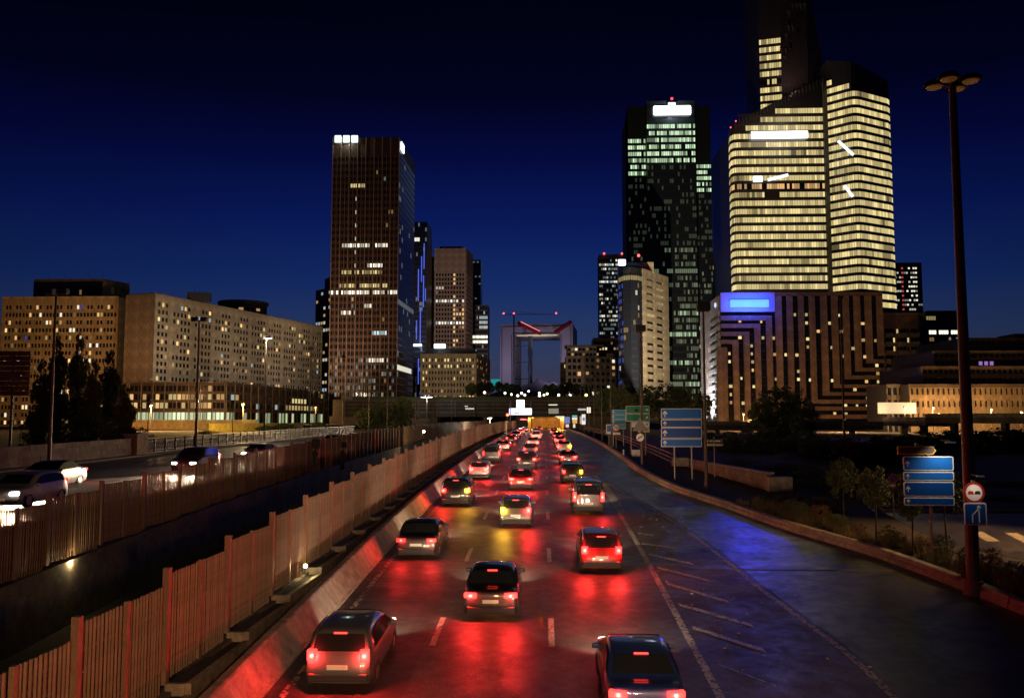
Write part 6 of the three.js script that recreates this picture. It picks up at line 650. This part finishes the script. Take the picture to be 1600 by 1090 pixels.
function carGeo(c) {
  const half = c.W / 2, roof = Math.max(...c.prof.map(p => p[1])), end = c.L / 2;
  const bend = (x, y, z) => { let k = 1 - 0.17 * ss(c.belt - 0.05, roof + 0.05, y) - 0.04 * ss(0.5, 0.2, y); k *= 1 - 0.09 * ss(end - 0.75, end + 0.05, Math.abs(z)); return x * k; };
  // skin: the side outline swept across the width with rounded edges
  const pts = new THREE.CatmullRomCurve3(c.prof.map(p => V(0, p[1], p[0])), false, 'centripetal').getPoints(64), us = [-1, -0.985, -0.95, -0.88, -0.7, -0.35, 0, 0.35, 0.7, 0.88, 0.95, 0.985, 1], cen = [0, 0.7], pos = [], idx = [];
  for (const p of pts) for (const u of us) { const e = Math.pow(Math.abs(u), 12), cr = 1 - u * u, y = p.y - (p.y > 0.8 ? 0.10 * e : 0) + (p.y > 1.1 ? 0.02 * cr : 0), z = p.z - Math.sign(p.z) * 0.10 * Math.pow(Math.abs(u), 6) * ss(end - 0.7, end, Math.abs(p.z)); pos.push(bend(u * half, p.y, p.z), y, z); }
  const n = us.length; for (let j = 0; j < pts.length - 1; j++) for (let i = 0; i < n - 1; i++) { const a = j * n + i, b = a + 1, d = a + n, f = d + 1; idx.push(a, b, d, b, f, d); }
  const skin = new THREE.BufferGeometry(); skin.setAttribute('position', new THREE.Float32BufferAttribute(pos, 3)); skin.setAttribute('uv', new THREE.Float32BufferAttribute(new Float32Array(pos.length / 3 * 2), 2)); skin.setIndex(idx); skin.computeVertexNormals();
  const sides = []; for (const s of [-1, 1]) { // side panels: rings from the outline in to the sill line
    const P = [], I = [], ring = pts.map(p => [p.y - (p.y > 0.8 ? 0.10 : 0), p.z - Math.sign(p.z) * 0.10 * ss(end - 0.7, end, Math.abs(p.z))]); const rows = 9; for (let k = 0; k < pts.length; k++) { const [y, z] = ring[k]; for (let m = 0; m <= rows; m++) { const t = m / rows, yy = y + (0.24 - y) * t, zz = z; const bulge = 1 + 0.014 * Math.sin(Math.PI * Math.min(1, Math.max(0, (yy - 0.2) / (c.belt - 0.1)))); P.push(s * Math.abs(bend(half * (m === 0 ? 1 : bulge), yy + (m === 0 && pts[k].y > 0.8 ? 0.1 : 0), zz)), yy, zz); } }
    for (let k = 0; k < pts.length - 1; k++) for (let m = 0; m < rows; m++) { const a = k * (rows + 1) + m, b = a + 1, d = a + rows + 1, f = d + 1; if (s > 0) I.push(a, b, d, b, f, d); else I.push(a, d, b, b, d, f); } const g = new THREE.BufferGeometry(); g.setAttribute('position', new THREE.Float32BufferAttribute(P, 3)); g.setAttribute('uv', new THREE.Float32BufferAttribute(new Float32Array(P.length / 3 * 2), 2)); g.setIndex(I); g.computeVertexNormals(); sides.push(g); }
  const pane = (q, dir) => { const [[z0, y0], [z1, y1]] = q, P = [], I = [], nx = 8, ny = 3, nz = (y1 - y0), nyv = -(z1 - z0), l = Math.hypot(nz, nyv) * dir; for (let j = 0; j <= ny; j++) for (let i = 0; i <= nx; i++) { const t = j / ny, u = -0.84 + 1.68 * i / nx, y = y0 + (y1 - y0) * t, z = z0 + (z1 - z0) * t; P.push(bend(u * half, y, z), y + 0.014 * Math.abs(nyv / l) + 0.02 * (1 - u * u) * (y > 1.1 ? 1 : 0.5), z + 0.022 * dir - dir * 0.10 * Math.pow(Math.abs(u), 6) * ss(end - 0.7, end, Math.abs(z))); } for (let j = 0; j < ny; j++) for (let i = 0; i < nx; i++) { const a = j * (nx + 1) + i; if (dir > 0) I.push(a, a + 1, a + nx + 1, a + 1, a + nx + 2, a + nx + 1); else I.push(a, a + nx + 1, a + 1, a + 1, a + nx + 1, a + nx + 2); } const g = new THREE.BufferGeometry(); g.setAttribute('position', new THREE.Float32BufferAttribute(P, 3)); g.setAttribute('uv', new THREE.Float32BufferAttribute(new Float32Array(P.length / 3 * 2), 2)); g.setIndex(I); g.computeVertexNormals(); return g; };
  const sideGlass = s => { const sh = new THREE.Shape(c.side.map(p => new THREE.Vector2(p[0], p[1]))), g = new THREE.ShapeGeometry(sh), p = g.attributes.position; for (let i = 0; i < p.count; i++) { const z = p.getX(i), y = p.getY(i); p.setXYZ(i, s * (Math.abs(bend(half * 1.014, y, z)) + 0.012), y, z); } g.computeVertexNormals(); return g; };
  const [tx, ty, tz, tw, th] = c.tail, lampTail = s => { const g = new RoundedBoxGeometry(tw, th, 0.16, 3, 0.035); g.rotateY(s * 0.22); g.translate(s * (tx + 0.02), ty, tz - 0.02); return g; };
  const lampHead = s => { const g = new RoundedBoxGeometry(0.38, 0.15, 0.2, 3, 0.05); g.rotateY(s * -0.25); g.translate(s * 0.62, 0.7, -end + 0.1); return g; };
  const tyre = new THREE.TorusGeometry(0.25, 0.085, 8, 22); tyre.rotateY(Math.PI / 2); tyre.scale(1.25, 1, 1); const rim = new THREE.CylinderGeometry(0.2, 0.2, 0.16, 16); rim.rotateZ(Math.PI / 2); const arch = new THREE.CylinderGeometry(0.385, 0.385, 0.02, 24); arch.rotateZ(Math.PI / 2);
  return { c, half, end, skin, sides, rear: pane(c.rear, 1), front: pane(c.front, -1), glassL: sideGlass(-1), glassR: sideGlass(1), tailL: lampTail(-1), tailR: lampTail(1), headL: lampHead(-1), headR: lampHead(1), tyre, rim, arch,
    bumper: new RoundedBoxGeometry(c.W * 0.88, 0.22, 0.14, 2, 0.05).translate(0, 0.38, end - 0.06), frontBumper: new RoundedBoxGeometry(c.W * 0.86, 0.2, 0.14, 2, 0.05).translate(0, 0.36, -end + 0.07), floor: box(c.W * 0.9, 0.1, c.L * 0.92, 0, 0.25, 0), plate: box(0.52, 0.11, 0.02, 0, c.tail[1] - 0.2 > 0.6 ? 0.66 : 0.62, end + 0.03), frontPlate: box(0.52, 0.11, 0.02, 0, 0.44, -end - 0.01), stop: box(0.34, 0.03, 0.04, 0, c.rear[1][1] + 0.045, c.rear[1][0] + 0.04), mirror: new RoundedBoxGeometry(0.22, 0.14, 0.1, 2, 0.04), reflector: box(0.16, 0.05, 0.03, 0, 0.42, end + 0.02) };
}
const CG = Object.fromEntries(Object.entries(CAR).map(([k, c]) => [k, carGeo(c)]));
const paintOf = (r, g, b) => new THREE.MeshPhysicalMaterial({ color: rgb(r, g, b), roughness: 0.42, metalness: 0.25, clearcoat: 0.9, clearcoatRoughness: 0.06 });
const PAINT = { black: paintOf(0.012, 0.012, 0.014), silver: paintOf(0.38, 0.38, 0.39), white: paintOf(0.72, 0.72, 0.70), grey: paintOf(0.09, 0.095, 0.10), red: paintOf(0.25, 0.012, 0.012), blue: paintOf(0.015, 0.035, 0.13), beige: paintOf(0.36, 0.30, 0.22), green: paintOf(0.015, 0.05, 0.035) };
const carGlass = std({ color: rgb(0.015, 0.016, 0.018), roughness: 0.06 }), tyreMat = std({ color: rgb(0.015, 0.015, 0.015), roughness: 0.9 }), rimMat = std({ color: rgb(0.4, 0.4, 0.42), roughness: 0.35, metalness: 0.8 }), plateMat = std({ color: rgb(0.75, 0.72, 0.62), roughness: 0.5 }), trim = std({ color: rgb(0.02, 0.02, 0.02), roughness: 0.7 });
const tailGlow = glow(1, 0.022, 0.018, 2.6), brakeGlow = glow(1, 0.028, 0.022, 5.5), headGlow = glow(1, 0.93, 0.82, 14), amberGlow = glow(1, 0.55, 0.02, 5), headRear = glow(1, 0.93, 0.82, 5);
function car(type, colour, label, x, d, yf, o = {}) {
  const g = CG[type], paint = PAINT[colour], slope = Math.atan((yf(d + 2) - yf(d - 2)) / 4), t = thing('car', label, 'car', V(x, yf(d) + 0.005, -d), o.group); t.rotation.order = 'YXZ'; t.rotation.y = (o.turn || 0); t.rotation.x = o.oncoming ? -slope : slope;
  const body = mesh('body', g.skin, paint, t); for (const s of g.sides) mesh('side_panel', s, paint, body); mesh('floor', g.floor, trim, t); mesh('bumper', g.bumper, trim, t); mesh('bumper', g.frontBumper, trim, t);
  mesh('rear_window', g.rear, carGlass, t); mesh('windscreen', g.front, carGlass, t); mesh('side_window', g.glassL, carGlass, t); mesh('side_window', g.glassR, carGlass, t); mesh('number_plate', g.plate, plateMat, t); mesh('number_plate', g.frontPlate, plateMat, t);
  for (const s of [-1, 1]) for (const z of g.c.wheels) { const w = mesh('wheel', g.tyre, tyreMat, t, V(s * (g.half - 0.08), 0.335, -z * -1)); mesh('rim', g.rim, rimMat, w); mesh('wheel_arch', g.arch, trim, t, V(s * (g.half * 0.985), 0.4, z)); }
  for (const s of [-1, 1]) mesh('mirror', g.mirror, paint, t, V(s * (g.half + 0.06), g.c.belt + 0.03, -0.78));
  const brake = o.brake; mesh('tail_light', g.tailL, o.amber === -1 ? amberGlow : brake ? brakeGlow : tailGlow, t); mesh('tail_light', g.tailR, o.amber === 1 ? amberGlow : brake ? brakeGlow : tailGlow, t); if (brake) mesh('brake_light', g.stop, brakeGlow, t);
  mesh('head_light', g.headL, o.oncoming ? headGlow : headRear, t); mesh('head_light', g.headR, o.oncoming ? headGlow : headRear, t);
  const [tx, ty, tz] = g.c.tail; for (const s of [-1, 1]) { const am = o.amber === s; point(t, s * (tx + 0.02), ty, tz + 0.065, am ? rgb(1, 0.5, 0.04) : rgb(1, 0.03, 0.025), am ? 12 : brake ? 17 : 9, 2); }
  for (const s of [-1, 1]) spot(t, V(s * 0.62, 0.7, -g.end - 0.12), V(s * 0.9, 0.05, -g.end - 11), rgb(1, 0.72, 0.46), o.oncoming ? 420 : 75, 0.85, 1, 4);
  return t;
}
const lanes = [['left', -5.45], ['middle', -1.6], ['right', 2.4]], ords = ['first', 'second', 'third', 'fourth', 'fifth', 'sixth', 'seventh', 'eighth', 'ninth', 'tenth', 'eleventh'];
const traffic = [
  [[24.5, 'hatchback', 'grey', { brake: 1 }], [40, 'saloon', 'black', {}], [56, 'suv', 'black', { amber: 1, brake: 1 }], [73, 'hatchback', 'silver', { brake: 1 }], [92, 'van', 'grey', {}], [114, 'saloon', 'silver', { brake: 1 }], [140, 'hatchback', 'black', { brake: 1 }], [170, 'saloon', 'blue', {}], [205, 'hatchback', 'silver', { brake: 1 }], [250, 'saloon', 'white', {}]],
  [[31, 'saloon', 'black', { brake: 1 }], [48, 'hatchback', 'grey', { amber: -1, brake: 1 }], [65, 'saloon', 'red', { brake: 1 }], [83, 'suv', 'black', { brake: 1 }], [103, 'hatchback', 'grey', {}], [127, 'saloon', 'silver', { brake: 1 }], [155, 'van', 'white', { brake: 1 }], [188, 'hatchback', 'black', {}], [226, 'saloon', 'grey', { brake: 1 }], [275, 'hatchback', 'silver', {}]],
  [[22.6, 'saloon', 'blue', { brake: 1 }], [37.5, 'hatchback', 'red', { brake: 1 }], [53, 'van', 'grey', { brake: 1 }], [70, 'hatchback', 'black', { amber: 1 }], [89, 'saloon', 'grey', { brake: 1 }], [109, 'suv', 'silver', { amber: 1, brake: 1 }], [133, 'hatchback', 'beige', { brake: 1 }], [162, 'saloon', 'black', {}], [196, 'hatchback', 'grey', { amber: 1, brake: 1 }], [238, 'saloon', 'silver', { brake: 1 }]],
];
traffic.forEach((list, l) => list.forEach(([d, type, colour, o], i) => car(type, colour, `${colour} ${type === 'suv' ? 'tall car' : type} with red tail lamps, ${ords[i]} car up the ${lanes[l][0]} lane`, lanes[l][1] + (R() - 0.5) * 0.5, d, roadY, { ...o, turn: (R() - 0.5) * 0.02, group: 'cars driving away' })));
[[39, -23.6, 'hatchback', 'silver'], [47.5, -27.4, 'saloon', 'black'], [59, -23.9, 'suv', 'grey'], [72, -23.8, 'saloon', 'white'], [98, -24, 'hatchback', 'black'], [150, -24, 'saloon', 'silver'], [205, -23.6, 'hatchback', 'grey'], [250, -24, 'saloon', 'black']].forEach(([d, x, type, colour], i) => car(type, colour, `oncoming ${colour} ${type === 'suv' ? 'tall car' : type} with white headlamps, ${ords[i]} along the upper carriageway`, x, d, leftY, { oncoming: 1, turn: Math.PI, group: 'oncoming cars' }));

renderer.render(scene, camera);
